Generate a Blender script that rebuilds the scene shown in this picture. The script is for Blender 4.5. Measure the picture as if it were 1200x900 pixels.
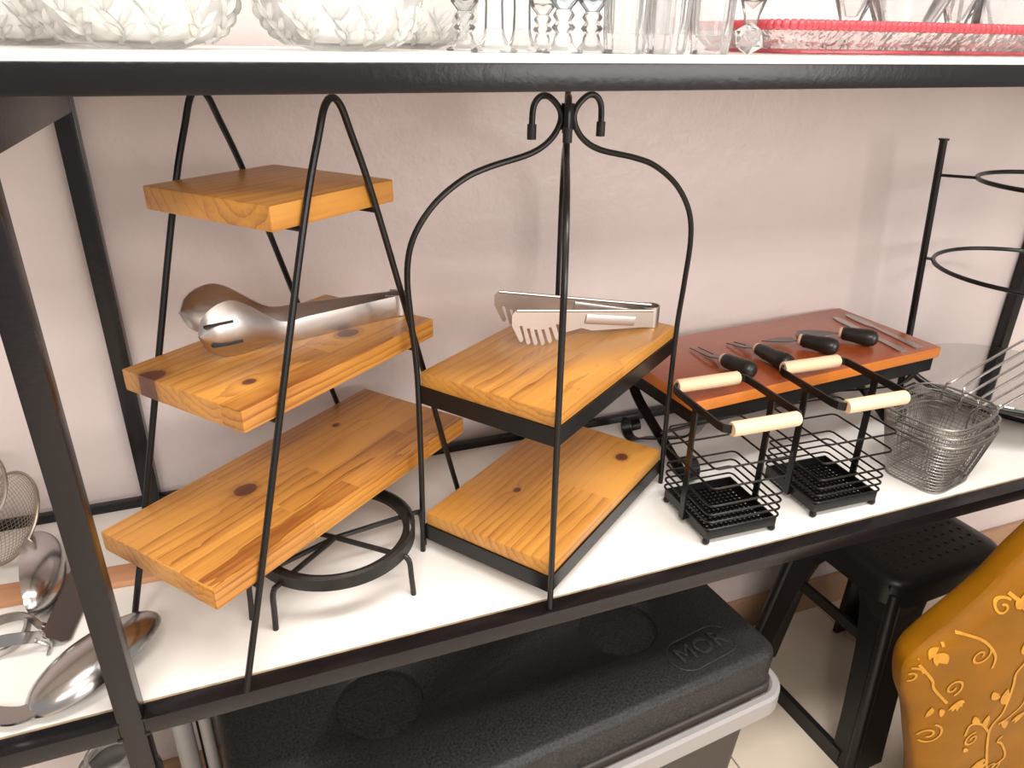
import bpy, bmesh, math, random
from mathutils import Vector, Matrix
random.seed(7)
for o in list(bpy.data.objects): bpy.data.objects.remove(o)
SC = bpy.context.scene
COL = SC.collection
pi = math.pi

# ------------------------------------------------------------------ camera
PITCH, YAW, ROLL, F = 0.43685, 0.36897, 0.01454, 864.0
cy, sy, cp, sp = math.cos(YAW), math.sin(YAW), math.cos(PITCH), math.sin(PITCH)
fwd = Vector((sy*cp, cy*cp, -sp)); rt = Vector((cy, -sy, 0)); up = rt.cross(fwd)
cr, sr = math.cos(ROLL), math.sin(ROLL)
R_ = rt*cr + up*sr; U_ = -rt*sr + up*cr
cam = bpy.data.cameras.new('camera')
cam.sensor_width = 36; cam.lens = F/1200*36; cam.clip_start = 0.01
co = bpy.data.objects.new('camera', cam); COL.objects.link(co)
CAMZ = 1.24
m = Matrix((R_, U_, -fwd)).transposed().to_4x4(); m.translation = (0, 0, CAMZ)
co.matrix_world = m
SC.camera = co

def shelf_x(u, y, z):
    """x of the point at depth y and height z that the camera sees in photo column u"""
    lo, hi = -2.0, 4.0
    for _ in range(50):
        mid_ = (lo+hi)/2; d_ = Vector((mid_, y, z-CAMZ))
        if 600+F*d_.dot(R_)/d_.dot(fwd) < u: lo = mid_
        else: hi = mid_
    return lo
# ------------------------------------------------------------------ world, lights, exposure
w = bpy.data.worlds.new('world'); SC.world = w; w.use_nodes = True
w.node_tree.nodes['Background'].inputs[0].default_value = (1.0, 0.965, 0.945, 1)
w.node_tree.nodes['Background'].inputs[1].default_value = 0.55
def area(name, loc, target, sx, sy_, power, col):
    l = bpy.data.lights.new(name, 'AREA'); l.shape = 'RECTANGLE'; l.size = sx; l.size_y = sy_
    l.energy = power; l.color = col
    o = bpy.data.objects.new(name, l); COL.objects.link(o); o.location = loc
    o.rotation_euler = (Vector(target)-Vector(loc)).to_track_quat('-Z', 'Y').to_euler()
    return o
area('shop_front_window_offscreen', (2.2, -3.2, 1.7), (0.5, 1.0, 0.9), 2.6, 1.7, 140, (1, 0.95, 0.91))
area('ceiling_lamp_aisle_offscreen', (-0.4, -1.6, 2.685), (-0.4, -1.6, 0), 1.8, 0.6, 105, (1, 0.94, 0.88))
area('ceiling_lamp_shelves_offscreen', (0.6, 0.0, 2.685), (0.6, 0.0, 0), 2.2, 0.3, 62, (1, 0.97, 0.94))
SC.view_settings.view_transform = 'Standard'
SC.view_settings.look = 'None'
SC.view_settings.exposure = -0.2
SC.view_settings.gamma = 1.0
SC.view_settings.use_curve_mapping = False

# ------------------------------------------------------------------ mesh helpers
def V(*a): return Vector(a)
def add_box(bm, c, s, rz=0, bev=0, mat=None):
    M = Matrix.Translation(c) @ (mat or Matrix.Rotation(rz, 4, 'Z')) @ Matrix.Diagonal((s[0], s[1], s[2], 1))
    g = bmesh.ops.create_cube(bm, size=1, matrix=M)
    if bev:
        es = {e for v in g['verts'] for e in v.link_edges}
        bmesh.ops.bevel(bm, geom=list(es), offset=bev, segments=2, profile=.6, affect='EDGES')
    return bm
def bx(c, s, rz=0, bev=0, mat=None):
    return add_box(bmesh.new(), c, s, rz, bev, mat)
def spline(pts, n=8, closed=False):
    P = [Vector(p) for p in pts]; N = len(P); out = []
    for i in range(N if closed else N-1):
        if closed: a, b, c, d = P[i-1], P[i], P[(i+1) % N], P[(i+2) % N]
        else: a, b, c, d = P[max(i-1, 0)], P[i], P[i+1], P[min(i+2, N-1)]
        for k in range(n):
            t = k/n
            out.append(0.5*((2*b)+(c-a)*t+(2*a-5*b+4*c-d)*t*t+(3*b-a-3*c+d)*t**3))
    if not closed: out.append(P[-1])
    return out
def add_tube(bm, pts, r, n=8, closed=False, prof=None, cap=True):
    """sweep a circle (or a 2D profile) along pts; r may be a list"""
    P = [Vector(p) for p in pts]; N = len(P)
    tans = []
    for i in range(N):
        if closed: t = (P[(i+1) % N]-P[i]).normalized()+(P[i]-P[i-1]).normalized()
        elif i == 0: t = P[1]-P[0]
        elif i == N-1: t = P[-1]-P[-2]
        else: t = (P[i+1]-P[i]).normalized()+(P[i]-P[i-1]).normalized()
        tans.append(t.normalized())
    t0 = tans[0]
    ref = V(0, 0, 1) if abs(t0.z) < .9 else V(1, 0, 0)
    u = (ref-t0*ref.dot(t0)).normalized()
    rings = []
    for i in range(N):
        t = tans[i]
        if i: u = (u-t*u.dot(t)).normalized()
        v = t.cross(u); rr = r[i] if isinstance(r, (list, tuple)) else r
        if prof: ring = [bm.verts.new(P[i]+u*a+v*b) for a, b in prof]
        else: ring = [bm.verts.new(P[i]+(u*math.cos(2*pi*k/n)+v*math.sin(2*pi*k/n))*rr) for k in range(n)]
        rings.append(ring)
    n = len(rings[0])
    for i in range(N if closed else N-1):
        A, B = rings[i], rings[(i+1) % N]
        for k in range(n): bm.faces.new((A[k], A[(k+1) % n], B[(k+1) % n], B[k]))
    if not closed and cap:
        bm.faces.new(rings[0][::-1]); bm.faces.new(rings[-1])
    return bm
def tube(pts, r, n=8, closed=False, prof=None): return add_tube(bmesh.new(), pts, r, n, closed, prof)
def strip_prof(w, t): return [(-w/2, -t/2), (w/2, -t/2), (w/2, t/2), (-w/2, t/2)]
def add_lathe(bm, prof, n=32, M=None):
    M = M or Matrix.Identity(4); rings = []
    for r, z in prof:
        if r < 1e-6: rings.append([bm.verts.new(M @ V(0, 0, z))])
        else: rings.append([bm.verts.new(M @ V(r*math.cos(2*pi*k/n), r*math.sin(2*pi*k/n), z)) for k in range(n)])
    for A, B in zip(rings, rings[1:]):
        for k in range(n):
            k2 = (k+1) % n
            if len(A) == 1 and len(B) == 1: continue
            if len(A) == 1: bm.faces.new((A[0], B[k2], B[k]))
            elif len(B) == 1: bm.faces.new((A[k], A[k2], B[0]))
            else: bm.faces.new((A[k], A[k2], B[k2], B[k]))
    return bm
def lathe(prof, n=32, M=None): return add_lathe(bmesh.new(), prof, n, M)
def add_prism(bm, pts, z0, z1, M=None):
    M = M or Matrix.Identity(4)
    a = [bm.verts.new(M @ V(p[0], p[1], z0)) for p in pts]; b = [bm.verts.new(M @ V(p[0], p[1], z1)) for p in pts]
    n = len(pts)
    for k in range(n): bm.faces.new((a[k], a[(k+1) % n], b[(k+1) % n], b[k]))
    bm.faces.new(a[::-1]); bm.faces.new(b)
    return bm
def prism(pts, z0, z1, M=None): return add_prism(bmesh.new(), pts, z0, z1, M)
def rrect(w, d, r, n=5, cx=0, cy_=0):
    out = []
    for sx, sy2, a0 in ((1, 1, 0), (-1, 1, pi/2), (-1, -1, pi), (1, -1, 1.5*pi)):
        for k in range(n+1):
            a = a0+pi/2*k/n
            out.append((cx+sx*(w/2-r)+r*math.cos(a), cy_+sy2*(d/2-r)+r*math.sin(a)))
    return out
def surf(fn, nu, nv, thick=0, closed_u=False):
    """grid surface fn(u,v); optional solid thickness"""
    bm = bmesh.new()
    g = [[bm.verts.new(fn(i/nu, j/nv)) for j in range(nv+1)] for i in range(nu if closed_u else nu+1)]
    I = nu
    for i in range(I):
        for j in range(nv):
            i2 = (i+1) % len(g)
            bm.faces.new((g[i][j], g[i2][j], g[i2][j+1], g[i][j+1]))
    bmesh.ops.remove_doubles(bm, verts=bm.verts, dist=1e-6)
    if thick: bmesh.ops.solidify(bm, geom=bm.faces[:], thickness=thick)
    return bm
def obj(name, bm, mat, parent=None, smooth=True, ang=35):
    bmesh.ops.recalc_face_normals(bm, faces=bm.faces)
    if smooth:
        for f in bm.faces: f.smooth = True
        for e in bm.edges:
            if len(e.link_faces) == 2 and e.calc_face_angle(0) > math.radians(ang): e.smooth = False
    me = bpy.data.meshes.new(name); bm.to_mesh(me); bm.free()
    for mm in (mat if isinstance(mat, list) else [mat]): me.materials.append(mm)
    o = bpy.data.objects.new(name, me); COL.objects.link(o)
    if parent: o.parent = parent
    return o
def tag(o, label, cat, group=None):
    o['label'] = label; o['category'] = cat
    if group: o['group'] = group
    return o
def thing(name, label, cat, loc=(0, 0, 0), rz=0, group=None):
    o = bpy.data.objects.new(name, None); COL.objects.link(o); o.empty_display_size = .05
    o.location = loc; o.rotation_euler = (0, 0, rz)
    return tag(o, label, cat, group)
def struct(name, bm, mat, parent=None):
    o = obj(name, bm, mat, parent)
    if not parent: o['kind'] = 'structure'
    return o
def dup(root, loc, rz, label=None):
    r = root.copy(); COL.objects.link(r); r.location = loc; r.rotation_euler = (0, 0, rz)
    if label: r['label'] = label
    for ch in list(root.children):
        c = ch.copy(); COL.objects.link(c); c.parent = r
        for g in ch.children:
            d = g.copy(); COL.objects.link(d); d.parent = c
    return r

# ------------------------------------------------------------------ materials
def mat(name):
    m_ = bpy.data.materials.new(name); m_.use_nodes = True
    nt = m_.node_tree; return m_, nt, nt.nodes['Principled BSDF']
def N(nt, t, **kw):
    n = nt.nodes.new(t)
    for k, v in kw.items(): setattr(n, k, v)
    return n
def ramp(nt, stops):
    r = N(nt, 'ShaderNodeValToRGB'); e = r.color_ramp.elements
    while len(e) < len(stops): e.new(.5)
    for k, (p, c) in enumerate(stops): e[k].position = p; e[k].color = (*c, 1) if len(c) == 3 else c
    return r
def plain(name, col, rough=.5, metal=0, bump=0, bscale=200, coat=0, var=0, spec=.5, vscale=6):
    m_, nt, b = mat(name); L = nt.links.new
    b.inputs['Roughness'].default_value = rough; b.inputs['Metallic'].default_value = metal
    b.inputs['Coat Weight'].default_value = coat; b.inputs['Specular IOR Level'].default_value = spec
    tc = N(nt, 'ShaderNodeTexCoord')
    nz = N(nt, 'ShaderNodeTexNoise'); nz.inputs['Scale'].default_value = vscale; nz.inputs['Detail'].default_value = 6
    L(tc.outputs['Object'], nz.inputs['Vector'])
    lo = [max(0, c*(1-var)) for c in col]; hi = [min(1, c*(1+var)) for c in col]
    r = ramp(nt, [(.3, lo), (.7, hi)]); L(nz.outputs['Fac'], r.inputs[0]); L(r.outputs[0], b.inputs['Base Color'])
    if bump:
        n2 = N(nt, 'ShaderNodeTexNoise'); n2.inputs['Scale'].default_value = bscale; n2.inputs['Detail'].default_value = 4
        L(tc.outputs['Object'], n2.inputs['Vector'])
        bp = N(nt, 'ShaderNodeBump'); bp.inputs['Strength'].default_value = bump; bp.inputs['Distance'].default_value = .002
        L(n2.outputs['Fac'], bp.inputs['Height']); L(bp.outputs[0], b.inputs['Normal'])
    return m_
def wood(name, light, dark, rough=.42, staves=None, knots=(), ringc=(0.03, -0.12), freq=34, seed=0, coat=.25, contrast=1.0):
    """pine: growth rings round the long (x) axis, optional glued staves, knots at given local points"""
    m_, nt, b = mat(name); L = nt.links.new
    tc = N(nt, 'ShaderNodeTexCoord')
    def math_(op, a, c=None, d=None):
        n = N(nt, 'ShaderNodeMath', operation=op)
        for k, x in enumerate((a, c, d)):
            if x is None: continue
            if isinstance(x, (int, float)): n.inputs[k].default_value = x
            else: L(x, n.inputs[k])
        return n.outputs[0]
    sep = N(nt, 'ShaderNodeSeparateXYZ'); L(tc.outputs['Object'], sep.inputs[0])
    # knots
    kn = None
    for (kx, ky, kr) in knots:
        dx = math_('MULTIPLY', math_('SUBTRACT', sep.outputs[0], kx), .8); dy = math_('SUBTRACT', sep.outputs[1], ky)
        d = math_('SQRT', math_('ADD', math_('MULTIPLY', dx, dx), math_('MULTIPLY', dy, dy)))
        d = math_('DIVIDE', d, kr)
        kn = d if kn is None else math_('MINIMUM', kn, d)
    # staves
    stv = None
    if staves:
        br = N(nt, 'ShaderNodeTexBrick'); br.offset = .37; br.squash = 1
        L(tc.outputs['Object'], br.inputs['Vector'])
        br.inputs['Color1'].default_value = (0, 0, 0, 1); br.inputs['Color2'].default_value = (1, 1, 1, 1); br.inputs['Mortar'].default_value = (.35, .35, .35, 1)
        br.inputs['Scale'].default_value = 1; br.inputs['Mortar Size'].default_value = .0004
        br.inputs['Brick Width'].default_value = staves[0]; br.inputs['Row Height'].default_value = staves[1]
        stv = br.outputs['Color']
    mp = N(nt, 'ShaderNodeMapping'); L(tc.outputs['Object'], mp.inputs[0])
    mp.inputs['Location'].default_value = (seed*.37, ringc[0], ringc[1]); mp.inputs['Scale'].default_value = (.16, 1, 1)
    vec = mp.outputs[0]
    if stv:
        ad = N(nt, 'ShaderNodeVectorMath', operation='MULTIPLY_ADD'); L(stv, ad.inputs[0]); ad.inputs[1].default_value = (.3, .05, .04); L(vec, ad.inputs[2]); vec = ad.outputs[0]
    if kn is not None:
        pw = math_('MULTIPLY', math_('POWER', 2.718, math_('MULTIPLY', kn, -.8)), .03)
        cb = N(nt, 'ShaderNodeCombineXYZ'); L(pw, cb.inputs[1]); L(pw, cb.inputs[2])
        a2 = N(nt, 'ShaderNodeVectorMath', operation='ADD'); L(vec, a2.inputs[0]); L(cb.outputs[0], a2.inputs[1]); vec = a2.outputs[0]
    wv = N(nt, 'ShaderNodeTexWave', wave_type='RINGS', rings_direction='X', wave_profile='SAW')
    wv.inputs['Scale'].default_value = freq; wv.inputs['Distortion'].default_value = 5; wv.inputs['Detail'].default_value = 3; wv.inputs['Detail Scale'].default_value = 1.2
    L(vec, wv.inputs['Vector'])
    m2 = N(nt, 'ShaderNodeMapping'); L(tc.outputs['Object'], m2.inputs[0]); m2.inputs['Scale'].default_value = (9, 260, 260)
    fi = N(nt, 'ShaderNodeTexNoise'); fi.inputs['Scale'].default_value = 1; fi.inputs['Detail'].default_value = 5; L(m2.outputs[0], fi.inputs['Vector'])
    m3 = N(nt, 'ShaderNodeMapping'); L(tc.outputs['Object'], m3.inputs[0]); m3.inputs['Scale'].default_value = (5, 22, 22); m3.inputs['Location'].default_value = (seed, seed, 0)
    bl = N(nt, 'ShaderNodeTexNoise'); bl.inputs['Scale'].default_value = 1; bl.inputs['Detail'].default_value = 3; L(m3.outputs[0], bl.inputs['Vector'])
    fac = math_('ADD', math_('MULTIPLY', math_('POWER', wv.outputs['Fac'], 3), .55*contrast), math_('MULTIPLY', math_('SUBTRACT', fi.outputs['Fac'], .5), .7))
    fac = math_('ADD', fac, math_('MULTIPLY', math_('SUBTRACT', bl.outputs['Fac'], .42), 1.35*contrast))
    if stv: fac = math_('ADD', fac, math_('MULTIPLY', math_('SUBTRACT', stv, .5), .6))
    rp = ramp(nt, [(0, light), (.55, [(a+c)/2 for a, c in zip(light, dark)]), (1, dark)]); L(fac, rp.inputs[0])
    colr = rp.outputs[0]
    if kn is not None:
        kr_ = ramp(nt, [(.0, (1, 1, 1)), (.46, (.92, .92, .92)), (.53, (.3, .3, .3)), (.8, (0, 0, 0))])
        nd = math_('MULTIPLY', kn, math_('ADD', .25, math_('MULTIPLY', bl.outputs['Fac'], .6))); L(nd, kr_.inputs[0])
        mx = N(nt, 'ShaderNodeMix', data_type='RGBA'); L(kr_.outputs[0], mx.inputs[0]); L(colr, mx.inputs[6]); mx.inputs[7].default_value = (.10, .022, .008, 1)
        colr = mx.outputs[2]
    L(colr, b.inputs['Base Color'])
    b.inputs['Roughness'].default_value = rough; b.inputs['Coat Weight'].default_value = coat; b.inputs['Coat Roughness'].default_value = .3
    bp = N(nt, 'ShaderNodeBump'); bp.inputs['Strength'].default_value = .25; bp.inputs['Distance'].default_value = .0008
    L(fac, bp.inputs['Height']); L(bp.outputs[0], b.inputs['Normal'])
    return m_
def steel(name, col=(.55, .53, .51), rough=.24, brush=(8, 300, 300)):
    m_, nt, b = mat(name); L = nt.links.new
    b.inputs['Metallic'].default_value = 1; b.inputs['Base Color'].default_value = (*col, 1)
    tc = N(nt, 'ShaderNodeTexCoord'); mp = N(nt, 'ShaderNodeMapping'); mp.inputs['Scale'].default_value = brush; L(tc.outputs['Object'], mp.inputs[0])
    nz = N(nt, 'ShaderNodeTexNoise'); nz.inputs['Scale'].default_value = 1; nz.inputs['Detail'].default_value = 3; L(mp.outputs[0], nz.inputs['Vector'])
    mr = N(nt, 'ShaderNodeMapRange'); mr.inputs[3].default_value = rough*.75; mr.inputs[4].default_value = rough*1.35; L(nz.outputs['Fac'], mr.inputs[0]); L(mr.outputs[0], b.inputs['Roughness'])
    bp = N(nt, 'ShaderNodeBump'); bp.inputs['Strength'].default_value = .02; bp.inputs['Distance'].default_value = .0002; L(nz.outputs['Fac'], bp.inputs['Height']); L(bp.outputs[0], b.inputs['Normal'])
    return m_
def clear_glass(name, col=(1, 1, 1), rough=.0):
    m_, nt, b = mat(name)
    b.inputs['Base Color'].default_value = (*col, 1); b.inputs['Transmission Weight'].default_value = 1
    b.inputs['Roughness'].default_value = rough; b.inputs['IOR'].default_value = 1.45
    return m_
def thin_glass(name, tint=(.96, .97, .97), milky=.12, milk_col=(.9, .9, .88), bump=0, bscale=40):
    """thin-walled glass: transparent with a mirror coat, slightly milky where the surface is frosted"""
    m_, nt, b = mat(name); L = nt.links.new; nt.nodes.remove(b)
    out = nt.nodes['Material Output']
    tr = N(nt, 'ShaderNodeBsdfTransparent'); tr.inputs[0].default_value = (*tint, 1)
    gl = N(nt, 'ShaderNodeBsdfGlossy'); gl.inputs['Roughness'].default_value = .05
    df = N(nt, 'ShaderNodeBsdfDiffuse'); df.inputs[0].default_value = (*milk_col, 1)
    tl = N(nt, 'ShaderNodeBsdfTranslucent'); tl.inputs[0].default_value = (*milk_col, 1)
    a1 = N(nt, 'ShaderNodeMixShader'); a1.inputs[0].default_value = .5; L(df.outputs[0], a1.inputs[1]); L(tl.outputs[0], a1.inputs[2])
    m1 = N(nt, 'ShaderNodeMixShader'); L(tr.outputs[0], m1.inputs[1]); L(a1.outputs[0], m1.inputs[2])
    tc = N(nt, 'ShaderNodeTexCoord'); nz = N(nt, 'ShaderNodeTexNoise'); nz.inputs['Scale'].default_value = 25; L(tc.outputs['Object'], nz.inputs['Vector'])
    mr = N(nt, 'ShaderNodeMapRange'); mr.inputs[1].default_value = .3; mr.inputs[2].default_value = .7; mr.inputs[3].default_value = milky*.6; mr.inputs[4].default_value = milky*1.5; L(nz.outputs['Fac'], mr.inputs[0]); L(mr.outputs[0], m1.inputs[0])
    fr = N(nt, 'ShaderNodeFresnel'); fr.inputs[0].default_value = 1.33
    m2 = N(nt, 'ShaderNodeMixShader'); L(fr.outputs[0], m2.inputs[0]); L(m1.outputs[0], m2.inputs[1]); L(gl.outputs[0], m2.inputs[2])
    if bump:
        n2 = N(nt, 'ShaderNodeTexNoise'); n2.inputs['Scale'].default_value = bscale; L(tc.outputs['Object'], n2.inputs['Vector'])
        bp = N(nt, 'ShaderNodeBump'); bp.inputs['Strength'].default_value = bump; bp.inputs['Distance'].default_value = .004
        L(n2.outputs['Fac'], bp.inputs['Height']); L(bp.outputs[0], fr.inputs['Normal']); L(bp.outputs[0], gl.inputs['Normal']); L(bp.outputs[0], df.inputs['Normal'])
    L(m2.outputs[0], out.inputs[0])
    return m_

def wall_mat():
    m_, nt, b = mat('wall_paint'); L = nt.links.new
    tc = N(nt, 'ShaderNodeTexCoord')
    n1 = N(nt, 'ShaderNodeTexNoise'); n1.inputs['Scale'].default_value = 2.5; n1.inputs['Detail'].default_value = 4; L(tc.outputs['Object'], n1.inputs['Vector'])
    r = ramp(nt, [(.3, (.60, .515, .50)), (.7, (.645, .565, .55))]); L(n1.outputs['Fac'], r.inputs[0]); L(r.outputs[0], b.inputs['Base Color'])
    b.inputs['Roughness'].default_value = .3; b.inputs['Specular IOR Level'].default_value = .5
    n2 = N(nt, 'ShaderNodeTexNoise'); n2.inputs['Scale'].default_value = 11; n2.inputs['Detail'].default_value = 8; n2.inputs['Roughness'].default_value = .62; L(tc.outputs['Object'], n2.inputs['Vector'])
    bp = N(nt, 'ShaderNodeBump'); bp.inputs['Strength'].default_value = .4; bp.inputs['Distance'].default_value = .008
    L(n2.outputs['Fac'], bp.inputs['Height']); L(bp.outputs[0], b.inputs['Normal'])
    return m_
M_WALL = wall_mat()
M_FLOOR = plain('floor_grout', (.36, .3, .24), .8, var=.1)
M_TILE = plain('floor_tile', (.66, .57, .46), .25, var=.06, vscale=4)
M_SKIRT = plain('skirting_tile', (.36, .21, .12), .4, var=.12, vscale=12)
M_CEIL = plain('ceiling_paint', (.75, .73, .7), .8, var=.02)
M_BLACK = plain('black_rack_enamel', (.007, .006, .007), .26, bump=.12, bscale=160, var=.2, spec=.38)
M_WIRE = plain('black_wire_enamel', (.006, .0055, .0055), .3, bump=.05, bscale=300, spec=.35)
M_IRON = plain('dull_iron', (.018, .016, .014), .42, metal=.2, spec=.4, bump=.2, bscale=250, var=.4, vscale=40)
M_SHELF = plain('white_laminate', (.78, .76, .72), .28, var=.02, spec=.4)
M_MDF = plain('raw_board_edge', (.33, .24, .15), .8, bump=.3, bscale=300, var=.3, vscale=60)
AMB_L, AMB_D = (.56, .258, .048), (.22, .068, .010)
M_WOOD_BOT = wood('pine_bottom', AMB_L, AMB_D, staves=(.21, .029), knots=[(-.075, .022, .013), (.1, .045, .0045)], seed=1)
M_WOOD_MID = wood('pine_middle', AMB_L, AMB_D, staves=(.5, .06), knots=[(-.1, -.045, .006), (.055, -.035, .013), (.07, .06, .015), (-.145, .05, .017)], seed=2)
M_WOOD_TOP = wood('pine_top', AMB_L, AMB_D, staves=(.4, .09), seed=3, ringc=(.02, -.05), freq=22)
M_WOOD_CU = wood('pine_cage_upper', AMB_L, AMB_D, staves=(.6, .1), seed=4, ringc=(.05, -.2), freq=40)
M_WOOD_CL = wood('pine_cage_lower', AMB_L, AMB_D, staves=(.6, .1), seed=5, ringc=(.1, -.1), knots=[(-.052, .025, .006), (.11, -.055, .008)], freq=30)
M_RED = wood('red_brown_stain', (.33, .072, .018), (.22, .042, .010), rough=.3, seed=6, freq=14, coat=.35, contrast=.5)
M_REDEDGE = wood('orange_stain_edge', (.56, .17, .02), (.40, .10, .012), rough=.35, staves=(.13, .3), seed=8, freq=14, contrast=.6)
M_GRIP = wood('pale_dowel', (.74, .54, .36), (.62, .42, .25), rough=.6, seed=9, freq=60, coat=0, contrast=.5)
M_PADDLE = wood('red_oak_strip', (.50, .25, .13), (.36, .16, .075), rough=.6, seed=10, freq=40, coat=0, contrast=.6)
M_STEEL = steel('brushed_steel', (.56, .52, .50), .36)
M_CHROME = steel('polished_steel', (.50, .48, .47), .2)
M_MESH = steel('mesh_wire', (.36, .34, .32), .34)
M_MESHD = steel('old_mesh_wire', (.42, .37, .31), .4)
M_BLADE = steel('dull_blade', (.2, .18, .17), .38)
M_HANDLE = plain('black_stained_handle', (.012, .010, .009), .38, bump=.1, bscale=120, coat=.1)
M_COOL = plain('black_textured_plastic', (.014, .013, .013), .5, spec=.35, bump=.2, bscale=350, var=.85, vscale=300)
M_COOLB = plain('dark_brown_plastic', (.035, .028, .025), .45, spec=.4, bump=.1, bscale=150)
M_COOLH = plain('light_grey_plastic', (.27, .255, .25), .45)
M_STOOL = plain('black_moulded_plastic', (.010, .009, .009), .36, spec=.4, bump=.05, bscale=150)
M_GREYT = plain('grey_tube_paint', (.30, .29, .28), .45, var=.08)
M_GOLD = plain('gold_satin', (.20, .078, .0008), .5, spec=.12, bump=.15, bscale=900, var=.15, vscale=14)
M_GOLDP = plain('gold_thread', (.44, .20, .018), .5, spec=.2, bump=.3, bscale=700, var=.15, vscale=60)
M_BOWL = thin_glass('frosted_bowl_glass', (.98, .99, .98), .50, (1, 1, .98), bump=.3, bscale=25)
M_RELIEF = thin_glass('relief_glass', (.97, .98, .97), .55, (1, 1, .98))
M_GLASS = thin_glass('clear_glass', (.97, .98, .98), .20, (.97, .97, .96))
M_GLASSB = thin_glass('pale_blue_glass', (.88, .96, 1), .14, (.85, .95, 1))
M_TRAYG = thin_glass('tray_glass', (.98, .95, .95), .2, (.95, .9, .88), bump=.8, bscale=70)
M_TRAYR = thin_glass('red_glass_edge', (.98, .55, .58), .45, (.92, .20, .24))
M_FRUB = plain('black_rubber', (.015, .015, .015), .6)

# ------------------------------------------------------------------ setting
WALLY = 1.047
o = struct('wall_back', bx((.6, WALLY+.05, 1.35), (7, .1, 2.7)), M_WALL)
o = struct('ceiling', bx((.6, -1.5, 2.75), (7, 5.3, .1)), M_CEIL)
fl = struct('floor', bx((.6, -1.5, -.03), (7, 5.1, .05)), M_FLOOR)
tb = bx((0, 0, 0), (.447, .447, .008), bev=.0015)
t0 = obj('tile', tb, M_TILE, fl); t0.location = (.98, .82, -.003)
for i in range(-5, 5):
    for j in range(-7, 1):
        if (i, j) == (0, 0): continue
        t = t0.copy(); COL.objects.link(t); t.parent = fl; t.location = (.98+i*.45, .82+j*.45, -.003)
sk = struct('baseboard_back', bx((.6, WALLY-.006, .043), (7, .012, .086), bev=.002), M_SKIRT)

# ------------------------------------------------------------------ shelving rack
rack = thing('shelf_rack', 'black steel tube shelving rack against the wall with white lower shelf', 'shelving', (-.16, .63, 0))
def rp(name, c, s, m_=M_BLACK, bev=.0015):
    o = obj(name, bx(Vector(c)-rack.location, s, bev=bev), m_, rack); return o
TB = .0228
YF = .62+TB/2; YB = 1.022+TB/2
XL, XR, XLL = -.1625, 1.56, -1.6
FZ = .62
for x in (XL, XR):
    for y in (YF, YB): rp('post', (x, y, .86), (TB, TB, 1.72))
for z in (.608, 1.2228-TB/2):
    for y in (YF, YB):
        low_back = z < 1 and y == YB
        zz = FZ+.001 if low_back else z
        hh = TB if z > 1 else (.022 if low_back else .021)
        dd = .012 if low_back else TB
        yy = 1.022+.006 if low_back else y
        # one rail on each side of the post
        rp('rail', ((XL+XR)/2, yy, zz), (XR-XL-TB, dd, hh))
        rp('rail', ((XLL+XL)/2, yy, zz), (XL-XLL-TB, dd, hh))
    for x in (XL, XR):
        if z > 1: rp('side_rail', (x, (YF+YB)/2, 1.190), (TB*.9, YB-YF-TB, .064))
        else: rp('side_rail', (x, (YF+YB)/2, z-.013), (TB*.98, YB-YF-TB, .018))
# weld beads where the rails meet the front post
for sx in (-1, 1):
    for dz in (0, -.02):
        rp('weld_bead', (XL+sx*(TB/2+.001), .6195+.001, .619+dz), (.005, .004, .003), bev=.001)
def panel(x0, x1):
    o = rp('shelf_panel', ((x0+x1)/2, (.6445+1.0215)/2, FZ-.0057), (x1-x0, 1.0215-.6445, .0115), M_SHELF, 0)
    obj('edge_strip', bx(Vector(((x0+x1)/2, .6435, FZ-.0060))-rack.location, (x1-x0, .0014, .0108)), M_MDF, o)
panel(XLL, XR+.01)
gp = rp('shelf_panel', ((XLL+XR)/2, (.623+1.02)/2, 1.2228+.003), (XR-XLL, .395, .006), M_SHELF, 0)
GZ = 1.2228+.0062

# ------------------------------------------------------------------ three tier A-frame stand
SA = math.radians(38.39)
sa = thing('tiered_stand', 'three tier stand of honey pine boards hung between two black wire A-frames', 'tiered stand', (.0460, .8190, FZ), SA)
WB = .1803
def wire_A(yoff):
    pts = []
    base = [(.200, .0), (.166, .103), (.131, .214), (.096, .324), (.061, .432), (.039, .495), (.022, .536), (.011, .561), (.0, .569)]
    pts = [V(-x, yoff, z) for x, z in base]+[V(x, yoff, z) for x, z in base[::-1][1:]]
    return tube(spline(pts, 6), .0036, 10)
WY = WB/2+.004
for yo in (-WY, WY): obj('wire_frame', wire_A(yo), M_WIRE, sa)
tiers = [(.1387, .423, M_WOOD_BOT, .163), (.3049, .2985, M_WOOD_MID, .110), (.4828, .173, M_WOOD_TOP, .052)]
for zt, ln, mt, lx in tiers:
    bo = obj('board', bx((0, 0, 0), (ln, WB, .024), bev=.002), mt, sa); bo.location = (0, 0, zt-.012)
    for s in (-1, 1):
        obj('cross_bar', tube([(s*lx, -WY, zt-.027), (s*lx, WY, zt-.027)], .003, 8), M_WIRE, sa)

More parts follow.
